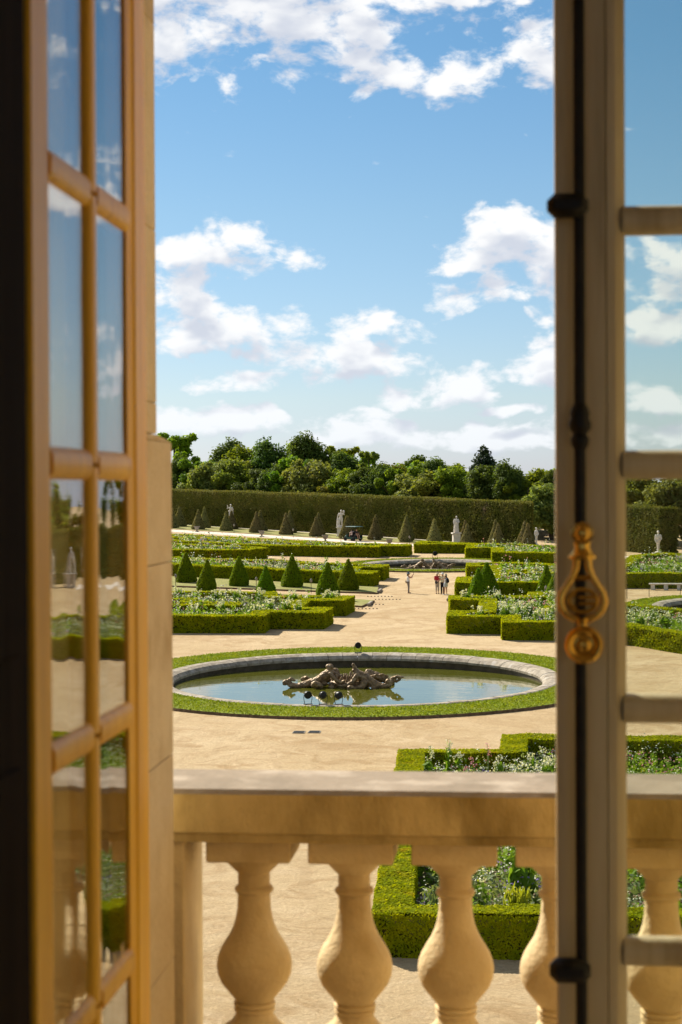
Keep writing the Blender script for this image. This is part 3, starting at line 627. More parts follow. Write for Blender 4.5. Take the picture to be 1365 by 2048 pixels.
ks = ['oak', 'dark2', 'lime', 'olive', 'oak2', 'pale', 'dark']
for i in range(11):      # right side of the parterre, mirrored in the open leaf
    t = i/10; tree(ks[i % 7], 27+44*t+(i % 2)*3, 196-88*t+(i % 3)*2, .8+.16*((i*37) % 10)/10, f'behind the right hedge, {ORD[i]} from its far end')
for i in range(22):      # a closed row right behind the long hedge
    t = i/21; tree(['dark2', 'oak', 'olive', 'pale', 'oak2', 'dark'][(i*5) % 6], -54+58.5*t, 277-58*t+(i % 3), (.86+.16*((i*13) % 7)/7-.08*t)*{'dark2': .95, 'oak': .95, 'olive': 1.05, 'pale': 1.16, 'oak2': .92, 'dark': .9}[['dark2', 'oak', 'olive', 'pale', 'oak2', 'dark'][(i*5) % 6]], f'in the low row at the hedge, {ORD[i]} from left', .9+.25*((i*11) % 5)/5)
for i in range(8):       # second line, fills the gaps low down
    t = i/7; tree(ks[(i*3) % 7], -50+55*t, 301-56*t+(i % 2)*4, .95-.2*t, f'in the second line behind the hedge, {ORD[i]} from left')
for i in range(7):       # left of the window jamb, for a camera a step aside
    tree(ks[(i*2+1) % 7], -59-6*i, 291+5*i, 1.0+.1*((i*7) % 3), f'beyond the left wall, {ORD[i]} towards the left')
# ------------------------------------------------------------------ single plants that stand out
def plant(name, x, y, h, label, cat, group, leafm, flm, nleaf, nfl, lw=.14, spread=.35, fs=.07, spike=False, asp=2.2):
    e = empty(name, (x, y, .05)); tag(e, label, cat, group); qb = QB(); n = nleaf
    a = rng.random(n)*6.283; z = rng.random(n)**.8*h*.75; r_ = spread*(1-.55*z/h)*np.sqrt(rng.random(n))
    P = np.column_stack([r_*np.cos(a), r_*np.sin(a), z+.05]); T = np.column_stack([np.cos(a)*.5, np.sin(a)*.5, np.full(n, .8)])
    qb.leaves(P, np.column_stack([np.cos(a), np.sin(a), np.full(n, .3)]), lw*rng.uniform(.6, 1.3, n), asp, 0, .4, T)
    tag(link('foliage', qb.mesh('foliage', [MT[leafm]]), e), kind='stuff')
    ns = max(3, nfl//14); sm = MB()
    tops = [(random.gauss(0, spread*.45), random.gauss(0, spread*.45), h*random.uniform(.8, 1.06)) for _ in range(ns)]
    for t in tops: sm.tube([(t[0]*.3, t[1]*.3, 0), (t[0]*.8, t[1]*.8, t[2]*.6), t], [.012, .009, .006], 5)
    link('stem', sm.mesh('stem', MT[leafm]), e)
    qf = QB(); k = rng.integers(ns, size=nfl); Tp = np.array(tops)[k]
    off = rng.normal(0, 1, (nfl, 3))*(np.array((.045, .045, .16)) if spike else np.array((.1, .1, .05))); off[:, 2] = -np.abs(off[:, 2]) if spike else off[:, 2]
    qf.leaves(Tp+off, np.broadcast_to((0, -.5, .8), (nfl, 3)), fs*rng.uniform(.6, 1.2, nfl), 1., 0, .8); tag(link('flower_head', qf.mesh('flower_head', [MT[flm]]), e), kind='stuff')
    return e
for x, y, h, lb in ((-3.0, 62.2, 1.75, 'tall cream flower spike furthest left above the balustrade rail'), (-2.35, 63.4, 1.9, 'tallest cream flower spike above the balustrade rail'), (-1.95, 62.8, 1.5, 'leafy cream spike right beside the tallest one above the rail'),
                    (-.55, 62.0, 1.55, 'cream spike in front of the raised hedge corner above the rail'), (.55, 63.2, 1.5, 'cream flower spike close to the right window above the rail')):
    plant('flower_spike', x, y, h, lb, 'flower', 'tall flower spikes of the nearest bed', 'stem', 'fcream', 46, 60, .13, .2, .075, True)
for x, y, h, lb in ((-1.4, 61.6, 1.5, 'bare brown-pink seed spike leaning left above the rail'), (-.95, 63.6, 1.6, 'upright pink flower spike before the hedge corner above the rail'), (-1.75, 61.2, 1.2, 'short pink spike low above the rail')):
    plant('flower_spike', x, y, h, lb, 'flower', 'pink spikes of the nearest bed', 'stem2', 'fpink', 14, 40, .07, .08, .06, True)
for x, y, h, lb in ((-1.3, 60.9, 1.05, 'white daisy clump just above the balustrade rail'), (.3, 61.4, 1.2, 'white daisy clump at the right above the rail'), (1.2, 62.6, 1.3, 'white daisy clump cut by the right window above the rail')):
    plant('daisy_clump', x, y, h, lb, 'flower', 'daisy clumps of the nearest bed', 'stem', 'fwhite', 120, 110, .12, .5, .085)
plant('yellow_daylily', .05, 45.6, 1.15, 'yellow-green grassy clump between the third and fourth baluster', 'plant', None, 'daylily', 'fyellow', 260, 20, .1, .55, .06, False, 4.5)
plant('broadleaf_plant', .15, 47.6, 1.45, 'bright broad-leaved plant behind the yellow grassy clump', 'plant', None, 'stem', 'fviolet', 130, 18, .3, .5, .07, False, 1.6)
plant('sage_plant', -2.0, 45.6, 1.15, 'grey-green sage plant with blue flowers between second and third baluster', 'plant', None, 'stem2', 'fviolet', 260, 40, .1, .6, .05, True, 2.4)
plant('sage_plant', -1.4, 47.0, 1.2, 'second grey-green sage plant, partly behind the third baluster', 'plant', None, 'stem2', 'fviolet', 220, 36, .1, .55, .05, True, 2.4)
plant('daisy_clump', -.85, 46.6, 1.1, 'white daisy clump right behind the third baluster', 'flower', 'daisy clumps of the nearest bed', 'stem', 'fwhite', 130, 46, .1, .45, .07)
WL = [(-21.2, 118.2), (-19.6, 119.5), (-17.2, 118.2), (-15.2, 119.4), (-14.3, 119.0), (-16.6, 121.8), (-19.8, 127.6), (-18.2, 127.4), (-15.6, 126.6), (-13.3, 127.6), (-13.0, 128.2), (-24.6, 130.6), (-21.5, 128.5)]
WL.sort(key=lambda p: p[0]/p[1])
for i, (x, y) in enumerate(WL): plant('white_flower_clump', x, y, 1.5+.25*random.random(), f'clump of tall white flowers in the left stepped bed, {ORD[i]} from left', 'flower', 'white flower clumps of the left bed', 'stem', 'fcream', 90, 120, .2, .48, .12, True)
WR = [(-2.2, 116.2), (-.6, 116.6), (.4, 117.6), (-1.2, 127.6), (1.6, 113.2), (2.4, 116.0), (1.0, 119.5), (2.6, 127.6), (3.4, 114.6), (-3.4, 127.4), (7.6, 110.6), (9.2, 112)]
WR.sort(key=lambda p: p[0]/p[1])
for i, (x, y) in enumerate(WR): plant('white_flower_clump', x, y, 1.5+.3*random.random(), f'clump of tall white flowers in the right stepped bed, {ORD[i]} from left', 'flower', 'white flower clumps of the right bed', 'stem', 'fcream', 90, 120, .2, .48, .12, True)
# ------------------------------------------------------------------ organic figures: solids fused by a voxel remesh
def capsule(mb, p, q, a, b, seg=10):
    p, q = Vector(p), Vector(q); d = q-p; L = d.length; t = d/L if L > 1e-6 else Vector((0, 0, 1))
    pts = []; rs = []
    for k in range(4): s = math.pi/2*(1-k/3); pts.append(p-t*a*math.sin(s)); rs.append(max(a*math.cos(s), .001))
    for k in range(4): s = math.pi/2*k/3; pts.append(q+t*b*math.sin(s)); rs.append(max(b*math.cos(s), .001))
    mb.tube(pts, rs, seg)
def chain(mb, pts, rs, seg=10):
    for i in range(len(pts)-1): capsule(mb, pts[i], pts[i+1], rs[i], rs[i+1], seg)
def ell(mb, c, r_, seg=12):
    prof = [(math.sin(math.pi*k/8)+1e-4, -math.cos(math.pi*k/8)) for k in range(9)]; v0 = len(mb.v); mb.lathe(prof, seg)
    for i in range(v0, len(mb.v)): x, y, z = mb.v[i]; mb.v[i] = (c[0]+x*r_[0], c[1]+y*r_[1], c[2]+z*r_[2])
def fuse(mb, name, mat, voxel, smooth=6, rough=0.):
    me = mb.mesh(name, mat); o = bpy.data.objects.new(name, me); C.objects.link(o)
    r_ = o.modifiers.new('r', 'REMESH'); r_.mode = 'VOXEL'; r_.voxel_size = voxel
    s = o.modifiers.new('s', 'SMOOTH'); s.iterations = smooth; s.factor = .5
    dg = bpy.context.evaluated_depsgraph_get(); out = bpy.data.meshes.new_from_object(o.evaluated_get(dg)); bpy.data.objects.remove(o); bpy.data.meshes.remove(me)
    if rough:
        n = len(out.vertices); co = np.zeros(n*3, np.float32); out.vertices.foreach_get('co', co); co = co.reshape(-1, 3)
        co += (rough*np.sin(co[:, [1, 2, 0]]*23+np.sin(co[:, [2, 0, 1]]*31)*1.5)).astype(np.float32); out.vertices.foreach_set('co', co.ravel())
    out.polygons.foreach_set('use_smooth', np.ones(len(out.polygons), bool)); out.name = name
    out.materials.clear(); out.materials.append(mat); out.update(); return out
# ------------------------------------------------------------------ basins with lead sirens
def siren(kind):
    mb = MB()
    if kind == 'reclining':     # leans back, head high, tail trailing to the left (-x) and curling
        ell(mb, (-.55, 0, 1.30), (.17, .18, .22)); ell(mb, (-.60, .06, 1.38), (.21, .2, .17)); capsule(mb, (-.58, 0, 1.12), (-.66, 0, 1.0), .1, .13)
        chain(mb, [(-.62, 0, .98), (-.82, 0, .78), (-1.15, .02, .5), (-1.5, .05, .34)], [.27, .30, .26, .27])
        chain(mb, [(-.52, -.28, .95), (-.30, -.38, .62), (.02, -.36, .38), (.2, -.3, .52)], [.125, .10, .085, .07]); chain(mb, [(-.5, .3, .98), (-.2, .34, .8), (.05, .3, .62)], [.12, .095, .075])
        chain(mb, [(-1.5, .05, .34), (-1.9, -.1, .2), (-2.2, -.2, .12), (-2.55, -.25, .2), (-2.72, -.25, .45), (-2.55, -.25, .62), (-2.38, -.25, .5)], [.27, .24, .2, .17, .14, .10, .07])
        chain(mb, [(-1.3, -.25, .25), (-1.05, -.6, .16), (-1.05, -.78, .3), (-1.25, -.8, .42), (-1.38, -.76, .26), (-1.22, -.72, .18)], [.24, .2, .17, .14, .11, .08])
        for k in range(4): ell(mb, (-2.86+.05*k, -.25+.12*(k-1.5), .36+.06*(k % 2)), (.13, .1, .17))
    elif kind == 'bowing':      # bends forward on long arms towards the crown, tail to the right (+x) rising in a curl
        ell(mb, (.38, .1, 1.05), (.18, .17, .21)); ell(mb, (.33, .12, 1.14), (.2, .19, .15)); ell(mb, (.22, .1, 1.5), (.09, .09, .12)); chain(mb, [(.33, .1, 1.2), (.26, .1, 1.4)], [.13, .1])
        chain(mb, [(.45, .08, .9), (.75, .02, .74), (1.05, -.02, .5)], [.27, .3, .26])
        chain(mb, [(.42, -.22, .82), (.2, -.35, .42), (-.15, -.42, .22), (-.42, -.4, .2)], [.15, .12, .1, .08]); chain(mb, [(.6, .3, .8), (1.0, .45, .62), (1.4, .5, .82)], [.13, .1, .07])
        chain(mb, [(1.05, -.02, .5), (1.3, -.1, .3), (1.65, -.15, .16), (2.0, -.15, .2), (2.2, -.15, .42), (2.25, -.12, .66), (2.5, -.1, .78), (2.78, -.1, .74)], [.28, .26, .2, .17, .15, .12, .1, .07])
        chain(mb, [(2.3, -.1, .62), (2.45, -.1, .45), (2.62, -.1, .6), (2.55, -.1, .8)], [.1, .08, .07, .06])
        chain(mb, [(.8, -.3, .4), (.72, -.42, .15), (.35, -.5, .08)], [.2, .15, .1]); ell(mb, (.15, -.6, .12), (.2, .15, .16)); ell(mb, (2.02, -.2, .45), (.16, .12, .2))
    elif kind == 'crouching':   # back row, low body with thick tail
        ell(mb, (-.95, 0, .9), (.2, .2, .2)); chain(mb, [(-.98, 0, .74), (-1.3, 0, .58), (-1.75, 0, .36)], [.27, .27, .22]); chain(mb, [(-.85, -.25, .72), (-.55, -.3, .5)], [.12, .09])
        chain(mb, [(-1.75, 0, .36), (-2.15, 0, .2), (-2.5, -.05, .14), (-2.65, -.05, .36), (-2.48, -.05, .5), (-2.3, -.05, .38)], [.22, .19, .15, .13, .1, .07])
    else:                       # back row right, winged
        ell(mb, (1.0, 0, .85), (.2, .2, .2)); chain(mb, [(1.0, 0, .72), (1.35, 0, .58), (1.85, 0, .34), (2.2, 0, .14)], [.27, .28, .22, .15])
        for k in range(5): chain(mb, [(1.1, -.2, .55+.05*k), (1.75, -.3, .72-.09*k), (2.05, -.3, .6-.12*k)], [.09, .07, .03])
    for k in range(5): a = k*2.1; ell(mb, ({'reclining': -.9, 'bowing': .9, 'crouching': -1.4, 'winged': 1.5}[kind]+.5*math.sin(a), .28*math.cos(a*1.7), .2+.12*math.sin(a*2.3)), (.2, .14, .13))
    return fuse(mb, 'siren', MT['lead'], .03, 2, .012)
SIR = {k: siren(k) for k in ('reclining', 'bowing', 'crouching', 'winged')}
cm = MB(); cm.lathe([(.95, -.3), (1.0, .18), (.9, .32), (.72, .30), (.7, -.3)], 28)
CROWN = cm.mesh('crown_ring', MT['lead'], True)
CROWN_SP = MB().lathe([(.1, .0), (.12, .12), (.07, .2), (.09, .3), (.05, .42), (0, .5)], 8).mesh('crown_spike', MT['lead'], True)
def floodlight(x, y, z, rz, tilt, label, s=1.):
    e = empty('floodlight', (x, y, z), rz); e.scale = (s,)*3; tag(e, label, 'floodlight', 'floodlights of the basins')
    can = MB().lathe([(.13, -.26), (.15, -.24), (.20, -.02), (.225, 0), (.225, .05), (.2, .05), (.19, .02)], 18)
    o = can.build('lamp_housing', MT['black'], e, (0, 0, .52), 0, True); o.rotation_euler = (R(90)+tilt, 0, 0)
    le = MB().lathe([(.19, .0), (.19, .012)], 18).build('lens', MT['lens'], o)
    MB().tube([(-.24, 0, .52), (-.25, 0, .3), (-.2, 0, .06), (-.2, 0, .0)], .018, 6).build('bracket', MT['black'], e); MB().tube([(.24, 0, .52), (.25, 0, .3), (.2, 0, .06), (.2, 0, 0)], .018, 6).build('bracket', MT['black'], e)
    MB().box((-.24, -.14, -.02), (.24, .14, .015)).build('base_plate', MT['black'], e)
    return e
NAMES = ['near', 'far', 'right hand']
def basin(i):
    cx, cy, rr, lr = BAS[i]; nm = NAMES[i]; n = 72 if i == 0 else 48
    e = empty('fountain_basin', (cx, cy, 0)); tag(e, f'round grey stone rim of the {nm} fountain basin', 'basin', 'fountain basins')
    da = 2*math.pi/n; g_ = .012/rr
    prof = [(rr, .02), (rr-.02, .15), (rr-.10, .19), (rr-.5, .18), (rr-.8, .10), (rr-.98, -.06), (rr-.98, -.18), (rr-.4, -.18), (rr-.3, -.02)]
    v = []; f = []; k = len(prof); sg = 2
    for s in range(sg+1):
        a = g_+(da-2*g_)*s/sg; v += [(r_*math.cos(a), r_*math.sin(a), z) for r_, z in prof]
    for s in range(sg):
        for j in range(k): f.append((s*k+j, s*k+(j+1) % k, (s+1)*k+(j+1) % k, (s+1)*k+j))
    f += [tuple(range(k)), tuple(range((sg+1)*k-1, sg*k-1, -1))]
    ms = mesh('coping_stone', v, f, MT['rim'])
    for j in range(n):
        o = link('coping_stone', ms, e, (0, 0, random.gauss(0, .006)), j*da)
    MB().lathe([(rr-.92, -.2), (rr-.9, -1.1)], 96, caps=False).build('inner_wall', MT['rim_wet'], e, smooth=True)
    MB().lathe([(rr-.1, -.1), (rr-.1, -1.1)], 96, caps=False).build('footing', MT['earth'], e)
    wv = [(math.cos(2*math.pi*a/96)*(rr-.9), math.sin(2*math.pi*a/96)*(rr-.9), WATER_Z) for a in range(96)]
    w = link('water', mesh('water', wv, [tuple(range(96))], MT['water']), None, (cx, cy, 0)); tag(w, f'still green water of the {nm} basin reflecting the sky', None, None, 'structure')
    # lawn ring round the rim
    v = []; f = []; N_ = 96; pr_ = [(lr+.03, 0), (lr-.02, .13), (lr-.14, .16), (rr+.02, .14), (rr-.05, .0)]
    for s in range(N_): a = 2*math.pi*s/N_; v += [(r_*math.cos(a), r_*math.sin(a), z) for r_, z in pr_]
    for s in range(N_):
        for j in range(4): f.append((s*5+j, ((s+1) % N_)*5+j, ((s+1) % N_)*5+j+1, s*5+j+1))
    lw = link('lawn', mesh('lawn', v, f, [MT['grass_ground'], MT['earth']], [1 if j == 0 else 0 for s in range(N_) for j in range(4)]), None, (cx, cy, 0)); tag(lw, f'ring of mown grass round the {nm} basin', None, None, 'structure')
    m_ = 60000 if i == 0 else 14000; a = rng.random(m_)*6.2832; r_ = np.sqrt(rng.uniform((rr+.03)**2, (lr-.02)**2, m_)); qb = QB()
    bl = .055 if i == 0 else .085
    qb.leaves(np.column_stack([r_*np.cos(a), r_*np.sin(a), .15+rng.random(m_)*.05]), np.broadcast_to((0, -.2, .7), (m_, 3)), bl*rng.uniform(.7, 1.3, m_), 1.6, 0, .8)
    gb = link('grass', qb.mesh('grass', [MT['grass_blade']]), None, (cx, cy, 0)); tag(gb, f'short grass blades on the ring round the {nm} basin', 'grass', None, 'stuff')
    # sculpture group
    s = 1.0 if i == 0 else .86
    sc = empty('fountain_sculpture', (cx-.4, cy-.3, WATER_Z-.03)); sc.scale = (s, s, s*.8); tag(sc, f'dark lead sirens around a crown in the water of the {nm} basin', 'sculpture', 'fountain sculptures')
    for kd, dx, dy in (('reclining', -.35, -.75), ('bowing', .05, -.8), ('crouching', .15, .8), ('winged', -.05, .85)): link('siren', SIR[kd], sc, (dx, dy, 0))
    c = link('crown_ring', CROWN, sc, (0, 0, .12))
    for j in range(16):
        a = 2*math.pi*j/16; o = link('crown_spike', CROWN_SP, c, (.86*math.cos(a), .86*math.sin(a), .28))
        if j % 2: o.scale = (.8, .8, .75)
    for j in range(6): a = 1+j*1.05; o = link('crown_spike', CROWN_SP, c, (.4*math.cos(a), .4*math.sin(a), .22))
for i in range(3): basin(i)
for x, y, rz, lb in ((-9.55, 82.75, R(28), 'black floodlight at the near rim, left of three'), (-8.85, 82.75, R(190), 'black floodlight at the near rim, middle of three'), (-8.12, 82.75, R(205), 'black floodlight at the near rim, right of three'),
                     (-8.95, 102.75, R(8), 'black floodlight on the far rim of the near basin')):
    floodlight(x, y, .19, rz, R(14), lb, .82)
floodlight(-8.0, 182.2, .2, R(6), R(12), 'black floodlight on the far rim of the far basin', 1.05)
floodlight(16, 140.2, .2, R(6), R(12), 'black floodlight on the rim of the right hand basin', 1.0)
# ------------------------------------------------------------------ people
def cmat(name, c, c2=None, rough=.8): return solid(name, c, c2 or tuple(v*.8 for v in c), 9, rough, .003, 30)
SKIN = cmat('skin', (.52, .30, .19), (.47, .26, .16), .5); HAIR = cmat('dark_hair', (.05, .03, .018)); HAIRB = cmat('brown_hair', (.16, .09, .045))
def hand(mb, w, d, side):
    """palm and five fingers along direction d from the wrist w"""
    w, d = Vector(w), Vector(d).normalized(); s = d.cross(Vector((0, 0, 1))); s = s.normalized() if s.length > .1 else Vector((1, 0, 0)); dn = d.cross(s)
    capsule(mb, w, w+d*.07, .026, .032, 8)
    for k, L in enumerate((.060, .072, .068, .052)):
        a = w+d*.08+s*(.016*(k-1.5)); b = a+d*L*.5; capsule(mb, a, b, .0095, .009, 6); capsule(mb, b, b+d*L*.45+dn*.018, .009, .008, 6)
    a = w+d*.03-s*side*.026; capsule(mb, a, a+d*.035-s*side*.025, .011, .010, 6); b = a+d*.035-s*side*.025; capsule(mb, b, b+d*.03, .010, .008, 6)
def person(label, loc, rz, J, wear, group='visitors on the sand path', seat=False):
    """J: joints in metres (x right, y forward, z up). wear: list of (part, material, what it covers, how thick)"""
    e = empty('person', loc, rz); tag(e, label, 'person', group)
    hd = Vector(J['head']); nk = Vector(J['neck']); mb = MB()
    ell(mb, hd, (.078, .098, .115)); ell(mb, hd+Vector((0, .02, -.06)), (.06, .075, .06)); ell(mb, hd+Vector((0, .105, -.012)), (.013, .022, .022))
    for s in (-1, 1): ell(mb, hd+Vector((.08*s, -.005, -.01)), (.014, .02, .03)); ell(mb, hd+Vector((.03*s, .088, .012)), (.014, .012, .008))
    ell(mb, hd+Vector((0, .092, -.055)), (.025, .012, .008))
    capsule(mb, nk, hd-Vector((0, .01, .06)), .055, .052)
    ch, pv = Vector(J['chest']), Vector(J['pelvis']); L = {}
    def torso(m_, t): 
        ell(m_, ch, (.155+t, .105+t, .17+t)); ell(m_, (ch+pv)/2, (.125+t, .095+t, .14+t)); ell(m_, pv, (.155+t, .115+t, .13+t))
        for s in ('l', 'r'): capsule(m_, ch+Vector((0, 0, .1)), J['sh'+s], .07+t, .055+t)
    torso(mb, 0)
    for s, sg in (('l', -1), ('r', 1)):
        capsule(mb, J['sh'+s], J['el'+s], .05, .038); capsule(mb, J['el'+s], J['wr'+s], .038, .026)
        hand(mb, J['wr'+s], Vector(J['wr'+s])-Vector(J['el'+s]), sg)
        hp = pv+Vector((.085*sg, 0, -.03)); capsule(mb, hp, J['kn'+s], .088, .055); capsule(mb, J['kn'+s], J['an'+s], .055, .036)
        an = Vector(J['an'+s]); ft = Vector(J.get('toe'+s, an+Vector((0, .15, -.05)))); capsule(mb, an-Vector((0, .02, .03)), ft, .04, .032)
    link('body', fuse(mb, 'body', SKIN, .013, 3), e)
    for part, mt, cover, t in wear:
        m_ = MB()
        if cover in ('top', 'shirt'):
            ell(m_, ch, (.158+t, .108+t, .165+t)); ell(m_, (ch+pv)/2, (.128+t, .098+t, .15+t)); ell(m_, pv+Vector((0, 0, .05)), (.155+t, .115+t, .1+t))
            if cover == 'shirt':
                for s in ('l', 'r'):
                    capsule(m_, ch+Vector((0, 0, .1)), J['sh'+s], .07+t, .058+t); a, b = Vector(J['sh'+s]), Vector(J['el'+s]); capsule(m_, a, a.lerp(b, .8), .056+t, .046+t)
        elif cover in ('trousers', 'shorts', 'capri'):
            ell(m_, pv, (.157+t, .117+t, .12+t)); fr_ = {'trousers': .92, 'capri': .6, 'shorts': 0}[cover]
            for s, sg in (('l', -1), ('r', 1)):
                hp = pv+Vector((.085*sg, 0, -.03)); k, a = Vector(J['kn'+s]), Vector(J['an'+s])
                if cover == 'shorts': capsule(m_, hp, hp.lerp(k, .45), .092+t, .088+t)
                else: capsule(m_, hp, k, .09+t, .06+t); capsule(m_, k, k.lerp(a, fr_), .06+t, .05+t)
        elif cover == 'hat':
            m_.lathe([(.0, .10), (.07, .095), (.092, .05), (.098, .0), (.19, -.03), (.195, -.04), (.098, -.012), (.09, -.01)], 18, org=tuple(hd+Vector((0, -.01, .06))))
        elif cover == 'hair':
            ell(m_, hd+Vector((0, -.025, .025)), (.092, .095, .105)); ell(m_, hd+Vector((0, -.07, -.09)), (.085, .05, .13))
        elif cover == 'shoes':
            for s in ('l', 'r'):
                an = Vector(J['an'+s]); ft = Vector(J.get('toe'+s, an+Vector((0, .15, -.05)))); capsule(m_, an-Vector((0, .03, .04)), ft, .046, .04)
        elif cover == 'bag': ell(m_, pv+Vector((-.2, -.08, .0)), (.06, .13, .14)); m_.tube([pv+Vector((-.2, -.1, .1)), ch+Vector((-.1, -.12, .1)), ch+Vector((.06, .0, .2)), ch+Vector((.06, .12, .06)), pv+Vector((-.17, .05, .1))], .012, 6)
        elif cover == 'bag_front': ell(m_, pv+Vector((.14, .18, .0)), (.13, .06, .14)); m_.tube([pv+Vector((.06, .18, .12)), ch+Vector((.08, .13, -.02)), ch+Vector((.1, .05, .17))], .012, 6)
        elif cover == 'backpack': ell(m_, ch+Vector((0, -.2, -.06)), (.15, .095, .21)); ell(m_, ch+Vector((0, -.28, -.12)), (.11, .05, .11)); [m_.tube([ch+Vector((.09*s, -.13, .1)), ch+Vector((.1*s, 0, .18)), ch+Vector((.1*s, .12, .06)), ch+Vector((.11*s, .02, -.14)), ch+Vector((.09*s, -.13, -.18))], .018, 6) for s in (-1, 1)]
        elif cover == 'phone': p = Vector(J['wrr'])+Vector((-.03, .06, .08)); m_.box(tuple(p-Vector((.04, .008, .07))), tuple(p+Vector((.04, .008, .07))))
        if cover in ('hat', 'phone'): m_.build(part, mt, e, smooth=cover == 'hat')
        else: link(part, fuse(m_, part, mt, .018, 4), e)
    return e
STAND = dict(head=(0, .02, 1.56), neck=(0, 0, 1.40), chest=(0, 0, 1.22), pelvis=(0, 0, .93), shl=(-.18, 0, 1.36), shr=(.18, 0, 1.36), ell=(-.23, .0, 1.10), elr=(.23, 0, 1.10), wrl=(-.22, .12, .88), wrr=(.22, .12, .88),
             knl=(-.09, .02, .49), knr=(.09, .02, .49), anl=(-.09, -.01, .085), anr=(.09, -.01, .085))
def pose(**k): d = dict(STAND); d.update(k); return d
white = cmat('white_cotton', (.74, .72, .68)); straw = cmat('straw', (.62, .5, .32))
# woman taking a picture: faces right in the picture, arms raised
person('woman in white top and grey trousers photographing, standing alone on the sand path', (-8.5, 144.3, 0), R(-72),
       pose(elr=(.16, .26, 1.24), wrr=(.06, .38, 1.48), ell=(-.16, .25, 1.22), wrl=(-.06, .38, 1.46), knl=(-.07, .05, .49), anl=(-.07, .06, .085)),
       [('top', white, 'top', .018), ('trousers', cmat('grey_linen', (.22, .19, .17)), 'trousers', .012), ('hat', cmat('blue_grey_felt', (.10, .14, .16)), 'hat', 0), ('hair', HAIR, 'hair', 0), ('shoulder_bag', cmat('beige_canvas', (.5, .38, .24)), 'bag', 0), ('camera_phone', MT['black'], 'phone', 0), ('sandals', cmat('tan_leather', (.35, .2, .1)), 'shoes', 0)])
person('person in red shirt and pale trousers, leftmost of the group of three', (-6.15, 143.9, 0), R(200),
       pose(elr=(.24, .08, 1.1), wrr=(.1, .22, 1.02), ell=(-.24, .06, 1.1), wrl=(-.08, .22, 1.02)),
       [('shirt', cmat('red_cotton', (.50, .035, .045)), 'shirt', .02), ('trousers', cmat('beige_cotton', (.5, .43, .34)), 'capri', .014), ('hat', straw, 'hat', 0), ('hair', HAIRB, 'hair', 0), ('handbag', cmat('navy_bag', (.04, .045, .06)), 'bag_front', 0), ('sandals', cmat('dark_sandals', (.08, .05, .035)), 'shoes', 0)])
person('person in cream top and black trousers, middle of the group of three', (-5.72, 143.6, 0), R(165),
       pose(elr=(.26, .02, 1.28), wrr=(.2, .08, 1.5), ell=(-.22, .05, 1.1), wrl=(-.18, .2, 1.0), head=(0, .02, 1.58)),
       [('shirt', cmat('cream_cotton', (.66, .6, .38)), 'shirt', .018), ('trousers', cmat('black_cotton', (.02, .02, .022)), 'trousers', .014), ('hat', cmat('pale_hat', (.7, .66, .58)), 'hat', 0), ('hair', HAIR, 'hair', 0), ('shoes', MT['black'], 'shoes', 0)])
person('woman in shorts with black backpack, rightmost of the group of three', (-5.42, 142.6, 0), R(48),
       pose(ell=(-.42, .10, 1.26), wrl=(-.66, .18, 1.18), elr=(.22, .1, 1.12), wrr=(.1, .28, 1.2), knl=(-.09, .06, .49), anl=(-.1, .08, .085)),
       [('top', white, 'top', .016), ('shorts', cmat('pale_denim', (.6, .64, .66)), 'shorts', .014), ('hat', straw, 'hat', 0), ('hair', HAIR, 'hair', 0), ('backpack', cmat('black_nylon', (.02, .022, .026)), 'backpack', 0), ('trainers', white, 'shoes', 0)])
# ------------------------------------------------------------------ golf cart with riders
ct = empty('golf_cart', (-19.5, 217.6, .02), math.atan2(51, -52)-R(90)); tag(ct, 'dark green golf cart with canopy driving on the white promenade', 'golf cart')
ct.scale = (.95,)*3
green = solid('dark_green_paint', (.02, .06, .045), (.015, .045, .035), 6, .35); canopy = solid('grey_green_canopy', (.10, .19, .18), (.08, .15, .15), 5, .6); vinyl = cmat('black_vinyl', (.02, .02, .02)); rubber = cmat('rubber', (.015, .015, .015)); alloy = solid('alloy', (.5, .5, .5), None, rough=.35, metal=.9)
# local frame: y forward, x right
MB().prism([(-.58, -1.2), (.58, -1.2), (.62, -.4), (.6, .55), (.5, 1.15), (.3, 1.3), (-.3, 1.3), (-.5, 1.15), (-.6, .55), (-.62, -.4)], .22, .48).build('body', green, ct)
hood = MB().add([(-.55, .55, .48), (.55, .55, .48), (.34, 1.28, .48), (-.34, 1.28, .48), (-.5, .6, .92), (.5, .6, .92), (.28, 1.15, .68), (-.28, 1.15, .68)], [(0, 3, 2, 1), (4, 5, 6, 7), (0, 1, 5, 4), (1, 2, 6, 5), (2, 3, 7, 6), (3, 0, 4, 7)]).build('hood', green, ct)
for s in (-1, 1): MB().lathe([(.07, 0), (.08, .03), (.05, .05), (0, .055)], 12, axis='y', org=(.26*s, 1.2, .6)).build('headlight', alloy, ct)
MB().box((-.6, -.55, .48), (.6, -.05, .72), .03).build('seat', vinyl, ct); MB().box((-.6, -.66, .74), (.6, -.55, 1.12), .03).build('backrest', vinyl, ct)
MB().box((-.6, -1.15, .48), (.6, -.72, .70), .03).build('rear_seat', vinyl, ct)
MB().box((-.66, -1.25, 1.78), (.66, .75, 1.86), .03).build('canopy', canopy, ct)
for x, y in ((-.58, -1.15), (.58, -1.15), (-.55, .62), (.55, .62)): MB().tube([(x, y if y < 0 else y+.1, .46), (x, y if y < 0 else .45, 1.8)], .022, 6).build('canopy_post', MT['black'], ct)
MB().tube([(-.3+.17*math.cos(a), .3+.06*math.sin(a), .98+.16*math.sin(a)) for a in [k*math.pi/8 for k in range(17)]], .015, 6, False).build('steering_wheel', MT['black'], ct)
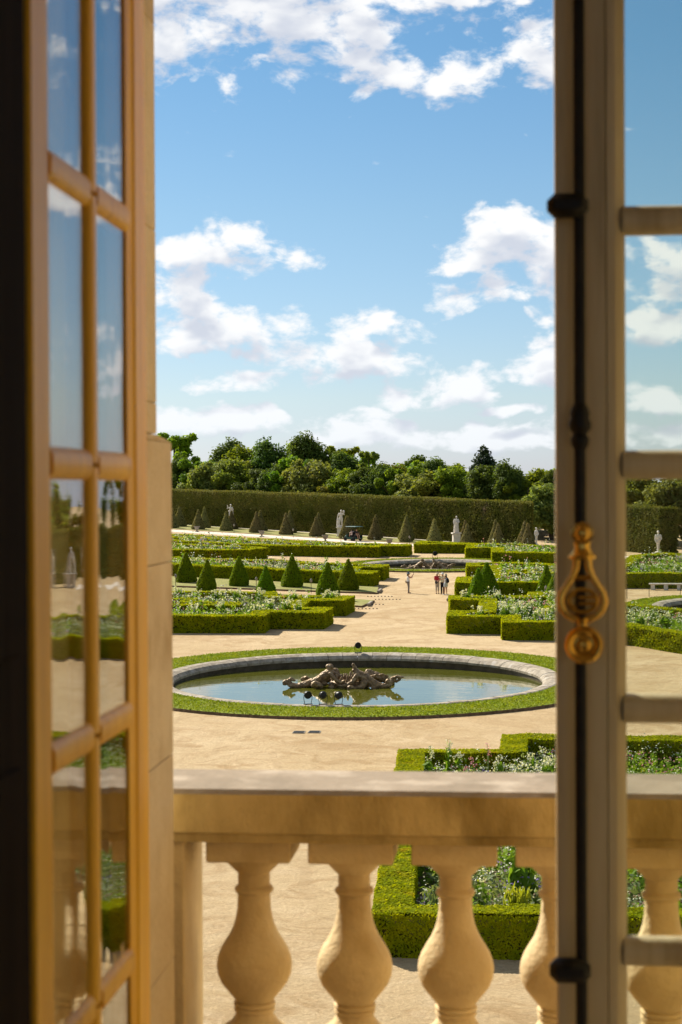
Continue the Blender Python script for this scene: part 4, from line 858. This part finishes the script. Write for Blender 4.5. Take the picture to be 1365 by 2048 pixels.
for x in (-.56, .56):
    for y in (-.78, .86):
        w = MB().lathe([(.13, -.09), (.22, -.1), (.245, -.07), (.245, .07), (.22, .1), (.13, .09)], 20, axis='x', org=(0, 0, 0)).build('wheel', rubber, ct, (x, y, .245), smooth=True)
        MB().lathe([(.0, -.075), (.14, -.08), (.14, .08), (.0, .075)], 16, axis='x').build('rim', alloy, w)
SIT = dict(head=(0, .06, 1.32), neck=(0, .0, 1.17), chest=(0, -.02, .99), pelvis=(0, -.08, .72), shl=(-.18, 0, 1.12), shr=(.18, 0, 1.12), ell=(-.22, .16, .9), elr=(.22, .16, .9), wrl=(-.12, .38, .95), wrr=(.12, .38, .95), knl=(-.12, .36, .78), knr=(.12, .36, .78), anl=(-.12, .46, .36), anr=(.12, .46, .36))
pk = cmat('pale_pink_shirt', (.66, .5, .46)); bk = cmat('dark_tshirt', (.05, .04, .04))
Mc = ct.rotation_euler.to_matrix()
for (lx, ly, turn), sh, lb in (((-.3, -.22, 0), pk, 'driver in pale shirt at the wheel of the golf cart'), ((.3, -.22, 0), bk, 'passenger in dark shirt beside the golf cart driver'), ((-.2, -.86, R(180)), bk, 'passenger on the rear seat of the golf cart')):
    p = Vector(ct.location)+Mc@(Vector((lx, ly, .02))*.95)
    person(lb, p, ct.rotation_euler.z+turn, SIT, [('shirt', sh, 'shirt', .02), ('shorts', cmat('shorts_cloth', (.3, .24, .2)), 'shorts', .014), ('hair', HAIR, 'hair', 0)], 'people in the golf cart')
# ------------------------------------------------------------------ marble statues
def statue(label, x, y, rz, ped, fig, kind, group='marble statues at the tall hedges'):
    e = empty('marble_statue', (x, y, 0), rz); tag(e, label, 'statue', group)
    if ped: 
        MB().box((-.55, -.55, 0), (.55, .55, .16)).build('plinth', MT['marble'], e); MB().box((-.42, -.42, .16), (.42, .42, ped-.16)).build('pedestal', MT['marble'], e)
        MB().box((-.54, -.54, ped-.16), (.54, .54, ped), .03).build('cornice', MT['marble'], e)
    mb = MB(); s = fig/1.75
    def c(pts, rs): chain(mb, [Vector(p)*s+Vector((0, 0, ped)) for p in pts], [r_*s for r_ in rs])
    def el(p, r_): ell(mb, Vector(p)*s+Vector((0, 0, ped)), [v*s for v in r_])
    el((0, 0, .05), (.3, .26, .07))
    if kind != 'term':
        el((.03, -.02, 1.62), (.085, .1, .12)); el((.03, .02, 1.66), (.1, .11, .1)); c([(.02, 0, 1.5), (.02, 0, 1.42)], [.06, .07]); el((0, 0, 1.25), (.2, .14, .2)); el((.02, 0, 1.02), (.17, .13, .18)); el((.03, 0, .88), (.2, .15, .16))
        c([(.12, 0, .85), (.13, -.05, .48), (.14, -.02, .1)], [.11, .085, .07]); c([(-.06, 0, .85), (-.12, -.14, .48), (-.14, .02, .1)], [.11, .085, .07])
    if kind == 'raised':    # left arm raised with staff, drapery on the hip
        c([(-.2, 0, 1.38), (-.36, -.05, 1.2), (-.34, -.1, 1.5), (-.35, -.1, 1.62)], [.07, .055, .05, .06]); c([(.2, 0, 1.38), (.32, -.06, 1.12), (.18, -.16, .96)], [.07, .055, .05]); c([(.2, .1, 1.0), (.24, .1, .5), (.26, .08, .1)], [.14, .13, .12]); c([(-.2, .1, .95), (.05, -.12, .85), (.24, 0, .92)], [.09, .1, .1])
    elif kind == 'burden':  # carries a child on the shoulder, twisted
        c([(.2, 0, 1.38), (.36, -.04, 1.25), (.3, -.1, 1.5)], [.07, .06, .06]); el((.3, .0, 1.56), (.12, .12, .16)); c([(-.2, 0, 1.38), (-.3, -.1, 1.08), (-.34, -.1, .8)], [.07, .055, .06]); el((-.28, -.02, .72), (.15, .15, .22)); c([(-.28, 0, .7), (-.26, 0, .1)], [.15, .2])
    elif kind == 'robed':   # long robe, arms held in
        for k in range(9): a = k*.7; c([(.16*math.cos(a), .12*math.sin(a), 1.1), (.2*math.cos(a+.2), .15*math.sin(a+.2), .55), (.25*math.cos(a+.1), .18*math.sin(a+.1), .08)], [.08, .075, .06])
        c([(.2, 0, 1.38), (.3, -.05, 1.1), (.05, -.2, 1.05)], [.08, .07, .06]); c([(-.2, 0, 1.38), (-.29, -.04, 1.1), (-.22, -.12, .85)], [.08, .07, .06])
    elif kind == 'term':    # bust and draped torso on a tapering shaft
        el((.0, -.02, 1.60), (.085, .1, .125)); el((0, .03, 1.64), (.1, .1, .1)); c([(0, 0, 1.48), (0, 0, 1.4)], [.06, .08]); el((0, 0, 1.24), (.2, .15, .22)); el((.02, 0, .98), (.18, .14, .22)); c([(.2, 0, 1.36), (.25, -.06, 1.08), (.05, -.18, 1.0)], [.075, .06, .06]); c([(-.2, 0, 1.36), (-.25, .02, 1.05), (-.2, -.1, .82)], [.075, .06, .06])
        c([(0, 0, .9), (0, 0, .5), (0, 0, .12)], [.16, .11, .09])
    link('figure', fuse(mb, 'figure', MT['marble'], .045, 3, .008), e)
statue('marble statue with raised arm behind the first pair of cones, at left', -39.4, 248.4, R(10), 1.3, 2.1, 'raised')
statue('marble statue with child on its shoulder, left of the golf cart', -21.9, 227.2, R(-5), 1.25, 2.15, 'burden')
statue('robed marble statue on tall pedestal, second from the right end of the hedge', -6.75, 210.6, R(12), 1.35, 1.95, 'robed')
statue('slim marble term at the right end of the long hedge', 2.45, 203.0, R(55), .35, 2.0, 'term')
statue('marble term seen through the right window pane', 14.9, 189.6, R(20), .3, 2.35, 'term')
statue('robed marble statue by the right hedge, mirrored in the open left window', 36.5, 152, R(60), 1.2, 2.1, 'robed')
# ------------------------------------------------------------------ small furniture of the garden
um = MB().lathe([(.26, 0), (.26, .1), (.1, .16), (.12, .28), (.3, .42), (.38, .72), (.46, .78), (.46, .86), (.38, .86), (.34, .7)], 16).mesh('vessel', MT['urn'])
for i, (x, y) in enumerate([(-42.6, 239.6), (-32.1, 227.6), (-22.8, 216.7), (-14.4, 207.8), (-6.6, 199.8)]):
    e = empty('stone_urn', (x, y, 0)); tag(e, f'small grey stone urn along the white promenade, {ORD[i]} from left', 'urn', 'urns along the promenade')
    v_ = link('vessel', um, e); v_.scale = (.9,)*3
    MB().box((-.3, -.3, 0), (.3, .3, .06)).build('base', MT['urn'], e)
b = empty('stone_bench', (12.2, 147.6, 0), R(-3)); tag(b, 'pale stone bench before the hedge, seen through the right window pane', 'bench')
MB().box((-1.35, -.25, .42), (1.35, .25, .54), .04).build('seat', MT['marble'], b)
for x in (-1.05, 0, 1.05): MB().prism([(x-.17, -.2), (x+.17, -.2), (x+.12, .2), (x-.12, .2)], 0, .42).build('leg', MT['marble'], b)
for i, (x, y) in enumerate([(8.6, 139.8), (10.4, 141.4), (12.9, 142.6)]): tag(MB().tube([(0, 0, 0), (0, 0, .75), (0, 0, .8)], [.025, .025, .01], 6).build('iron_stake', MT['black'], None, (x, y, 0)), f'thin iron stake behind the right hand basin, {ORD[i]} from left', 'stake', 'stakes round the right hand basin')
for i, (x, y) in enumerate([(12.9, 184.2), (16.4, 182.2)]): tag(MB().tube([(0, 0, 0), (0, 0, .62), (0, 0, .7)], [.11, .11, .05], 10).build('bollard', MT['black'], None, (x, y, 0)), f'short dark bollard on the promenade in the right pane, {ORD[i]} from left', 'bollard', 'bollards on the promenade')
for i, (x, y) in enumerate([(-16.3, 143.9), (-28.3, 148.9), (-21.0, 145.6), (2.35, 136.9), (-37, 236.2), (-12.0, 206.6), (-27.6, 224.0)]):
    e = empty('path_lamp', (x, y, 0)); tag(e, 'small pale lamp on a thin post, '+['left of the last front-row cone', 'at far left among the near cones', 'amid the left near cones', 'by the cone near the right window', 'left on the promenade', 'right on the promenade', 'midway on the promenade'][i], 'lamp', 'path lamps')
    MB().tube([(0, 0, 0), (0, 0, .95)], .025, 6).build('post', MT['black'], e); MB().lathe([(.05, .9), (.09, .96), (.1, 1.1), (.05, 1.2), (0, 1.24)], 10).build('lamp_head', MT['urn'], e)
for (x, y), lb in (((-9.15, 75.9), 'left of two dark drain covers in front of the near basin'), ((-8.5, 76.0), 'right of two dark drain covers in front of the near basin')):
    e = empty('drain_cover', (x, y, .003)); tag(e, lb, 'drain cover', 'drain covers')
    MB().box((-.26, -.3, 0), (.26, .3, .02)).build('frame', MT['urn'], e)
    for k in range(6): MB().box((-.22, -.26+k*.09, .02), (.22, -.2+k*.09, .032)).build('bar', MT['black'], e)
for (x, y), lb in (((-11.5, 141.2), 'farthest'), ((-10.7, 138.6), 'second'), ((-11.7, 134.4), 'third'), ((-11.9, 131.0), 'nearest')):
    e = empty('ground_studs', (x, y, 0)); tag(e, f'row of small black studs set in the sand path, {lb} of four rows', 'studs', 'stud rows in the sand path')
    for k in range(8): MB().lathe([(.055, 0), (.05, .05), (0, .07)], 8).build('stud', MT['black'], e, (k*.27, 0, 0))
for (x, y, rz), lb in (((-10.9, 145.6, 0), 'end stone of the left grass strip, by the back cones'), ((-10.8, 134.4, 0), 'end stone of the left grass strip, by the front cones'), ((-5.05, 138.5, 0), 'end stone of the right grass strip, beside the visitors')):
    o = MB().box((-.12, -1.5, 0), (.12, 1.5, .2), .04).build('kerb_stone', MT['rim'], None, (x, y, 0), rz); tag(o, lb, 'kerb', 'kerb end stones')
# ------------------------------------------------------------------ the parterre rises gently away from the palace; the water stays level
SLOPE = math.tan(R(1.65))
for o in list(C.objects):
    if o.parent or o.type in ('CAMERA', 'LIGHT'): continue
    l = o.location
    if abs(l.x) < 1e-6 and abs(l.y) < 1e-6 and o.type == 'MESH':
        me = o.data; n = len(me.vertices); co = np.zeros(n*3, np.float32); me.vertices.foreach_get('co', co); co = co.reshape(-1, 3)
        co[:, 2] += SLOPE*co[:, 1]; me.vertices.foreach_set('co', co.ravel()); me.update()
    else:
        l.z += SLOPE*l.y
        if o.name.split('.')[0] in ('fountain_basin', 'lawn', 'grass'): o.rotation_euler.x = math.atan(SLOPE)
# ------------------------------------------------------------------ the palace: wall, room, pier
ZS = .095; FL = 10.88+ZS                    # floor level of the room
pal = empty('palace_building', (0, 4.3, 0)); tag(pal, 'stone palace wall and room around the open window', 'building')
def part(mb, name, mat, smooth=False, par=None):
    v = [(x, y-4.3, z) for x, y, z in mb.v]; mb.v = v; return mb.build(name, MT[mat] if isinstance(mat, str) else mat, par or pal, smooth=smooth)
WX0, WX1, WT = -.76, .93, 14.45     # clear opening of the window in the wall
# wall in pieces round three openings (this window, two unseen added for fill light)
OPEN = [(-3.95, -2.25), (WX0-.07, WX1), (2.45, 4.15)]
xs = [-7]+[v for o in OPEN for v in o]+[7]
def wallpiece(x0, x1, y0, y1, z0, z1, nm, mt): part(MB().box((x0, y0, z0), (x1, y1, z1)), nm, mt)
for k in range(0, len(xs), 2):
    x0, x1 = xs[k], xs[k+1]
    wallpiece(x0, x1, 2.3, 3.30, FL, WT, 'inner_wall', 'plaster')
wallpiece(-7, 7, 2.3, 3.302, WT, 16.2, 'inner_wall', 'plaster')
# linings made pale and warm to bounce light onto the left leaf
part(MB().box((WX0-.07, 2.302, FL), (WX0-.03, 3.28, WT-.02)), 'embrasure_lining', 'lining')
part(MB().box((WX1-.02, 2.302, FL), (WX1+.001, 3.28, WT-.02)), 'embrasure_lining', 'lining')
sh_ = empty('window_shutter', (-.70, 2.2, FL)); tag(sh_, 'dark wooden inner shutter folded back at the far left edge', 'shutter')
MB().box((-.026, -.30, 0), (.024, .262, 3.5), .006).build('shutter_board', MT['panel'], sh_)
for zz in (.2, 1.3, 2.4): MB().box((.0242, -.24, zz), (.030, .20, zz+.95), .004).build('shutter_panel', MT['panel'], sh_)
# outer stone: courses of blocks left and right of the window, upper wall set back, dado projecting with sloped top
JX = -.868; DZ = 12.624
zc = [FL-.5, 11.31, 11.83, 12.32, DZ-.002]
for i in range(len(zc)-1):
    a, b = zc[i]+(.001 if i else 0), zc[i+1]-.001
    part(MB().box((-2.2, 3.46, a), (JX, 4.52, b), .0018), 'dado_block', 'stone')
part(MB().add([(-2.2, 3.46, DZ-.002), (JX, 3.46, DZ-.002), (JX, 4.52, DZ-.002), (-2.2, 4.52, DZ-.002), (-2.2, 3.46, DZ+.012), (JX, 3.46, DZ+.012), (JX, 4.335, DZ+.012), (-2.2, 4.335, DZ+.012)], [(0, 3, 2, 1), (4, 5, 6, 7), (0, 1, 5, 4), (1, 2, 6, 5), (2, 3, 7, 6), (3, 0, 4, 7)]), 'dado_weathering', 'stone')
z = DZ+.0145; hs = [.075, .42, .5, .5, .5, .5, .5, .5]
for h_ in hs: part(MB().box((-2.2, 3.46, z), (JX, 4.33, z+h_-.0015), .0015), 'wall_block', 'stone'); z += h_
z = FL-.5
for h_ in [.7]*8: part(MB().box((1.03, 3.46, z), (2.3, 4.33, z+h_-.004), .003), 'wall_block', 'stone'); z += h_
part(MB().box((-7, 3.305, WT), (7, 4.30, 17)), 'lintel', 'stone')
part(MB().box((-2.198, 3.302, FL-.5), (JX-.05, 3.459, WT-.002)), 'jamb_core', 'stone'); part(MB().box((1.08, 3.302, FL-.5), (2.298, 3.459, WT-.002)), 'jamb_core', 'stone')
part(MB().box((-7, 3.305, -.5), (7, 4.6, FL-.52)), 'lower_wall', 'stone')
part(MB().box((-7, 4.602, FL-.62), (7, 5.0, FL-.10)), 'balcony_slab', 'stone')
# window frame fixed in the wall
for x0, x1, nm in ((-.76, -.70, 'window_frame'), (.87, .93, 'window_frame')): part(MB().box((x0, 3.304, FL-.05), (x1, 3.40, WT), .006), nm, 'oak_lit')
part(MB().box((JX-.06, 3.402, FL-.05), (-.72, 3.47, WT), .004), 'window_frame', 'oak_lit'); part(MB().box((.9, 3.402, FL-.05), (1.09, 3.47, WT), .004), 'window_frame', 'oak_lit')
part(MB().box((-.70, 3.304, FL-.1), (.87, 3.46, FL+.04)), 'threshold', 'stone')
# room
part(MB().box((-7, -6, FL-.3), (7, 2.298, FL)), 'floor', 'parquet'); part(MB().box((-7, -6, 16.2), (7, 2.298, 16.4)), 'ceiling', 'plaster')
part(MB().box((-7.2, -6, FL), (-7.002, 2.298, 16.19)), 'side_wall', 'plaster'); part(MB().box((7.002, -6, FL), (7.2, 2.298, 16.19)), 'side_wall', 'plaster')
for x0, x1 in ((-7, -5.9), (-3.7, -2.7), (-1.0, 2.3), (4.4, 5.2), (6.7, 7)): part(MB().box((x0, -6.2, FL), (x1, -6.002, 15.6)), 'back_wall', 'plaster')  # unseen openings between the piers, made wide to fill the room with daylight
part(MB().box((-7, -6.2, 15.602), (7, -6.002, 16.19)), 'back_wall', 'plaster')
# ------------------------------------------------------------------ balustrade
bal = empty('balustrade', (0, 4.8, FL+.138)); tag(bal, 'weathered stone balustrade with bulbous balusters outside the window', 'balustrade')
def bpart(mb, name, mat, smooth=False, par=None): mb.v = [(x, y-4.8, z-FL) for x, y, z in mb.v]; return mb.build(name, MT[mat], par or bal, smooth=smooth)
RT = 11.583
prof = [(4.62, RT-.012), (4.632, RT), (4.958, RT), (4.97, RT-.012), (4.97, RT-.112), (4.955, RT-.118), (4.95, RT-.141), (4.64, RT-.141), (4.635, RT-.118), (4.62, RT-.112)]
x_ = -2.6
for L in (2.78, 2.2, 1.8):
    n = len(prof); v = [(x_, y, z) for y, z in prof]+[(x_+L-.003, y, z) for y, z in prof]
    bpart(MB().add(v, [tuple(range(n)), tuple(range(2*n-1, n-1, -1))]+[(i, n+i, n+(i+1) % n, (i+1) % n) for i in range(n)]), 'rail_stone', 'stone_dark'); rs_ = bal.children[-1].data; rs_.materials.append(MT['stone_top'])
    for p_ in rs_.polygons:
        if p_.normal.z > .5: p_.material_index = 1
    x_ += L
bp = [(.05, 10.93), (.098, 10.93), (.104, 10.945), (.098, 10.958), (.074, 10.972), (.058, 10.985), (.052, 11.0)]
# lathe profile of one baluster, z measured from its foot
B0 = 10.84
pf = [(.104, 10.853), (.108, 10.862), (.104, 10.872), (.094, 10.876), (.094, 10.884), (.085, 10.89), (.088, 10.903), (.086, 10.914), (.064, 10.93), (.053, 10.945), (.05, 10.957), (.055, 10.96), (.055, 10.967), (.05, 10.971), (.056, 10.974), (.056, 10.982), (.049, 10.985), (.055, 10.992), (.060, 10.999), (.075, 11.017), (.09, 11.037), (.099, 11.059), (.102, 11.083), (.0985, 11.106), (.091, 11.126), (.08, 11.145), (.0655, 11.168), (.056, 11.189), (.050, 11.208), (.0455, 11.235), (.044, 11.262), (.044, 11.275),
      (.050, 11.280), (.053, 11.287), (.050, 11.294), (.043, 11.298), (.043, 11.332), (.048, 11.336), (.054, 11.342), (.07, 11.358), (.086, 11.370), (.09, 11.378)]
bm_ = MB().lathe([(r_, z-B0) for r_, z in pf], 40); bm_.box((-.112, -.112, .538), (.112, .112, .601), .004); bm_.box((-.105, -.105, -.0), (.105, .105, .012), .003)
me_b = bm_.mesh('baluster', MT['stone'], True); me_b.set_sharp_from_angle(angle=R(40))
bpart(MB().box((-2.6, 4.66, 10.74), (4.2, 4.94, 10.838), .004), 'plinth', 'stone')
for k in range(0, 13): link('baluster', me_b, bal, (-.703+k*.2715, 0, B0-FL))
bpart(MB().box((-2.6, 4.66, 10.839), (-.868, 4.94, RT-.142), .004), 'half_pier', 'stone')
# ------------------------------------------------------------------ window leaves
def rail_bar(mb, x0, x1, z, r_=.019, flat=.0):
    """rounded glazing bar along x, both faces moulded"""
    pr = [(-.026, -.010), (-.026, .010), (-.019, .0215), (-.006, .0265), (.006, .0265), (.014, .022), (.02, .012), (.02, -.012), (.014, -.022), (.006, -.0265), (-.006, -.0265), (-.019, -.0215)]
    n = len(pr); v = [(x0, y, z+q) for y, q in pr]+[(x1, y, z+q) for y, q in pr]
    mb.add(v, [tuple(range(n-1, -1, -1)), tuple(range(n, 2*n))]+[(i, (i+1) % n, n+(i+1) % n, n+i) for i in range(n)])
def up_bar(mb, x, z0, z1):
    pr = [(-.026, -.010), (-.026, .010), (-.019, .0215), (-.006, .0265), (.006, .0265), (.014, .022), (.02, .012), (.02, -.012), (.014, -.022), (.006, -.0265), (-.006, -.0265), (-.019, -.0215)]
    n = len(pr); v = [(x+q, y, z0) for y, q in pr]+[(x+q, y, z1) for y, q in pr]
    mb.add(v, [tuple(range(n)), tuple(range(2*n-1, n-1, -1))]+[(n+i, n+(i+1) % n, (i+1) % n, i) for i in range(n)])
LB, LT = FL+.06, 14.36; ZM = [12.893+ZS+.4455*k for k in range(-4, 4)]; ZM = [z for z in ZM if LB+.16 < z < LT-.16]
def leaf(label, mat, W_=.79):
    """casement built in its own frame: x from hinge (0) to meeting stile (W_), y<0 is the room side, z as the world"""
    e = empty('window_leaf', (0, 0, 0)); tag(e, label, 'window', 'leaves of the open window'); mt = MT[mat]
    def stile(x0, x1, nm):
        mb = MB().box((x0, -.030, LB), (x1, .022, LT), .004); mb.build(nm, mt, e)
    stile(0, .088, 'hinge_stile'); stile(W_-.094, W_, 'meeting_stile')
    g0, g1 = .122, W_-.128; xm = (g0+g1)/2
    for a, b, s in ((.0882, g0, 1), (g1, W_-.0942, -1)):       # moulded inner edge of the stiles
        q = [(a, -.03), (a+(b-a)*.45, -.027), (b-.008 if s > 0 else b, -.016), (b, -.006), (b, .013), (a, .018)] if s > 0 else [(b, -.03), (b-(b-a)*.45, -.027), (a+.008, -.016), (a, -.006), (a, .013), (b, .018)]
        MB().prism(q, LB+.12, LT-.10).build('stile_moulding', mt, e)
    MB().box((.0884, -.034, LB), (W_-.0944, .021, LB+.1195), .004).build('bottom_rail', mt, e); MB().box((.0884, -.034, LT-.0995), (W_-.0944, .021, LT), .004).build('top_rail', mt, e)
    zs = [LB+.12]+ZM+[LT-.10]
    for z in ZM:
        for a, b in ((g0-.006, xm-.0268), (xm+.0268, g1+.006)):
            mb = MB(); rail_bar(mb, a, b, z); mb.build('glazing_bar', mt, e, smooth=True)
    for i in range(len(zs)-1):
        mb = MB(); up_bar(mb, xm, zs[i]+(.004 if i else 0), zs[i+1]-.004); mb.build('glazing_bar', mt, e, smooth=True)
        for a, b in ((g0-.004, xm), (xm, g1+.004)):
            MB().box((a+.0005, .0065, zs[i]), (b-.0005, .0095, zs[i+1])).build('pane', MT['glass'], e)
    return e
LFT = leaf('warm-lit window leaf swung open on the left, sky mirrored in its panes', 'oak_lit')
LFT.location = (-.704, 3.302, 0); LFT.rotation_euler = (0, 0, R(-90.0))
RGT = leaf('closed shaded window leaf on the right with black iron bolt and gilt handle', 'oak_shaded')
RGT.location = (.865, 3.33, 0); RGT.rotation_euler = (0, 0, R(180)); 
# leaf on the right is the mirror image: turn it so that the room side faces the room
for ch in RGT.children: ch.location.y = 0
RGT.scale = (1, -1, 1)
# espagnolette bolt on the meeting stile of the right leaf
def rx(x): return .865-x
bolt = MB().tube([(rx(.118), -.062, LB-.04), (rx(.118), -.062, LT-.05)], .0105, 12).build('bolt_rod', MT['iron'], RGT, smooth=True)
def bch(mb, name, mat, smooth=True): return mb.build(name, MT[mat], bolt, (0, 0, ZS), smooth=smooth)
for zz in (12.912, 11.537):
    mb = MB().box((rx(.134), -.094, zz-.021), (rx(.060), -.05, zz+.021), .013); bch(mb, 'bolt_guide', 'iron'); bch(MB().box((rx(.128), -.052, zz-.012), (rx(.108), -.034, zz+.012)), 'guide_foot', 'iron', False)
bch(MB().lathe([(.011, 12.475), (.016, 12.485), (.017, 12.495), (.012, 12.503), (.02, 12.512), (.021, 12.522), (.017, 12.532), (.0185, 12.54), (.014, 12.552), (.011, 12.558)], 20, (rx(.118), -.062)), 'bolt_collar', 'iron')
hx = rx(.1205); hy = -.088
# gilt handle: pivot boss, pierced oval paddle with bars, round knob below
bch(MB().lathe([(.0, .016), (.008, .0155), (.012, .012), (.014, .006), (.020, .004), (.021, -.004), (.018, -.02)], 24, axis='y', org=(hx, hy, 12.325)), 'handle_boss', 'brass')
bch(MB().lathe([(.024, 0), (.025, .006), (.018, .012), (.014, .02), (.016, .03)], 20, (hx, hy+.01), org=(0, 0, 12.279)), 'handle_neck', 'brass')
def yz(p): return (hx+p[0], hy+p[1], 12.238+p[2]*.6)
for s in (-1, 1):
    pts = [(.010*s, 0, .07), (.011*s, 0, .045), (.016*s, 0, .02), (.026*s, 0, -.008), (.036*s, 0, -.034), (.039*s, 0, -.058), (.035*s, 0, -.082), (.024*s, 0, -.102), (.008*s, 0, -.112)]
    bch(MB().tube([yz(p) for p in pts], [.0075, .0065, .006, .0062, .0068, .0075, .007, .0068, .0075], 10), 'handle_frame', 'brass')
ov = [(.026*math.cos(a), -.002, -.056+.034*math.sin(a)) for a in [k*math.pi/14 for k in range(29)]]
bch(MB().tube([yz(p) for p in ov], .0042, 8, False), 'handle_oval', 'brass')
for z_ in (-.046, -.064): bch(MB().tube([yz((-.024, -.003, z_)), yz((0, -.005, z_)), yz((.006, -.003, z_))], .0038, 8), 'handle_bar', 'brass')
bch(MB().tube([yz((.02*math.cos(a)+.004, -.003, -.056+.022*math.sin(a))) for a in [R(-70)+k*R(14) for k in range(11)]], .0036, 8), 'handle_scroll', 'brass')
bch(MB().tube([yz((-.012, 0, .012)), yz((.012, 0, .012))], .005, 8), 'handle_bar', 'brass')
bch(MB().lathe([(.012, .0), (.009, .01), (.013, .022)], 14, (hx, hy), org=(0, 0, 12.152)), 'handle_throat', 'brass')
bch(MB().lathe([(.0, .010), (.006, .0095), (.009, .006), (.017, .004), (.022, .010), (.029, .012), (.034, .006), (.034, -.006), (.026, -.016), (.0, -.018)], 32, axis='y', org=(hx-.002, hy-.004, 12.126)), 'handle_knob', 'brass')
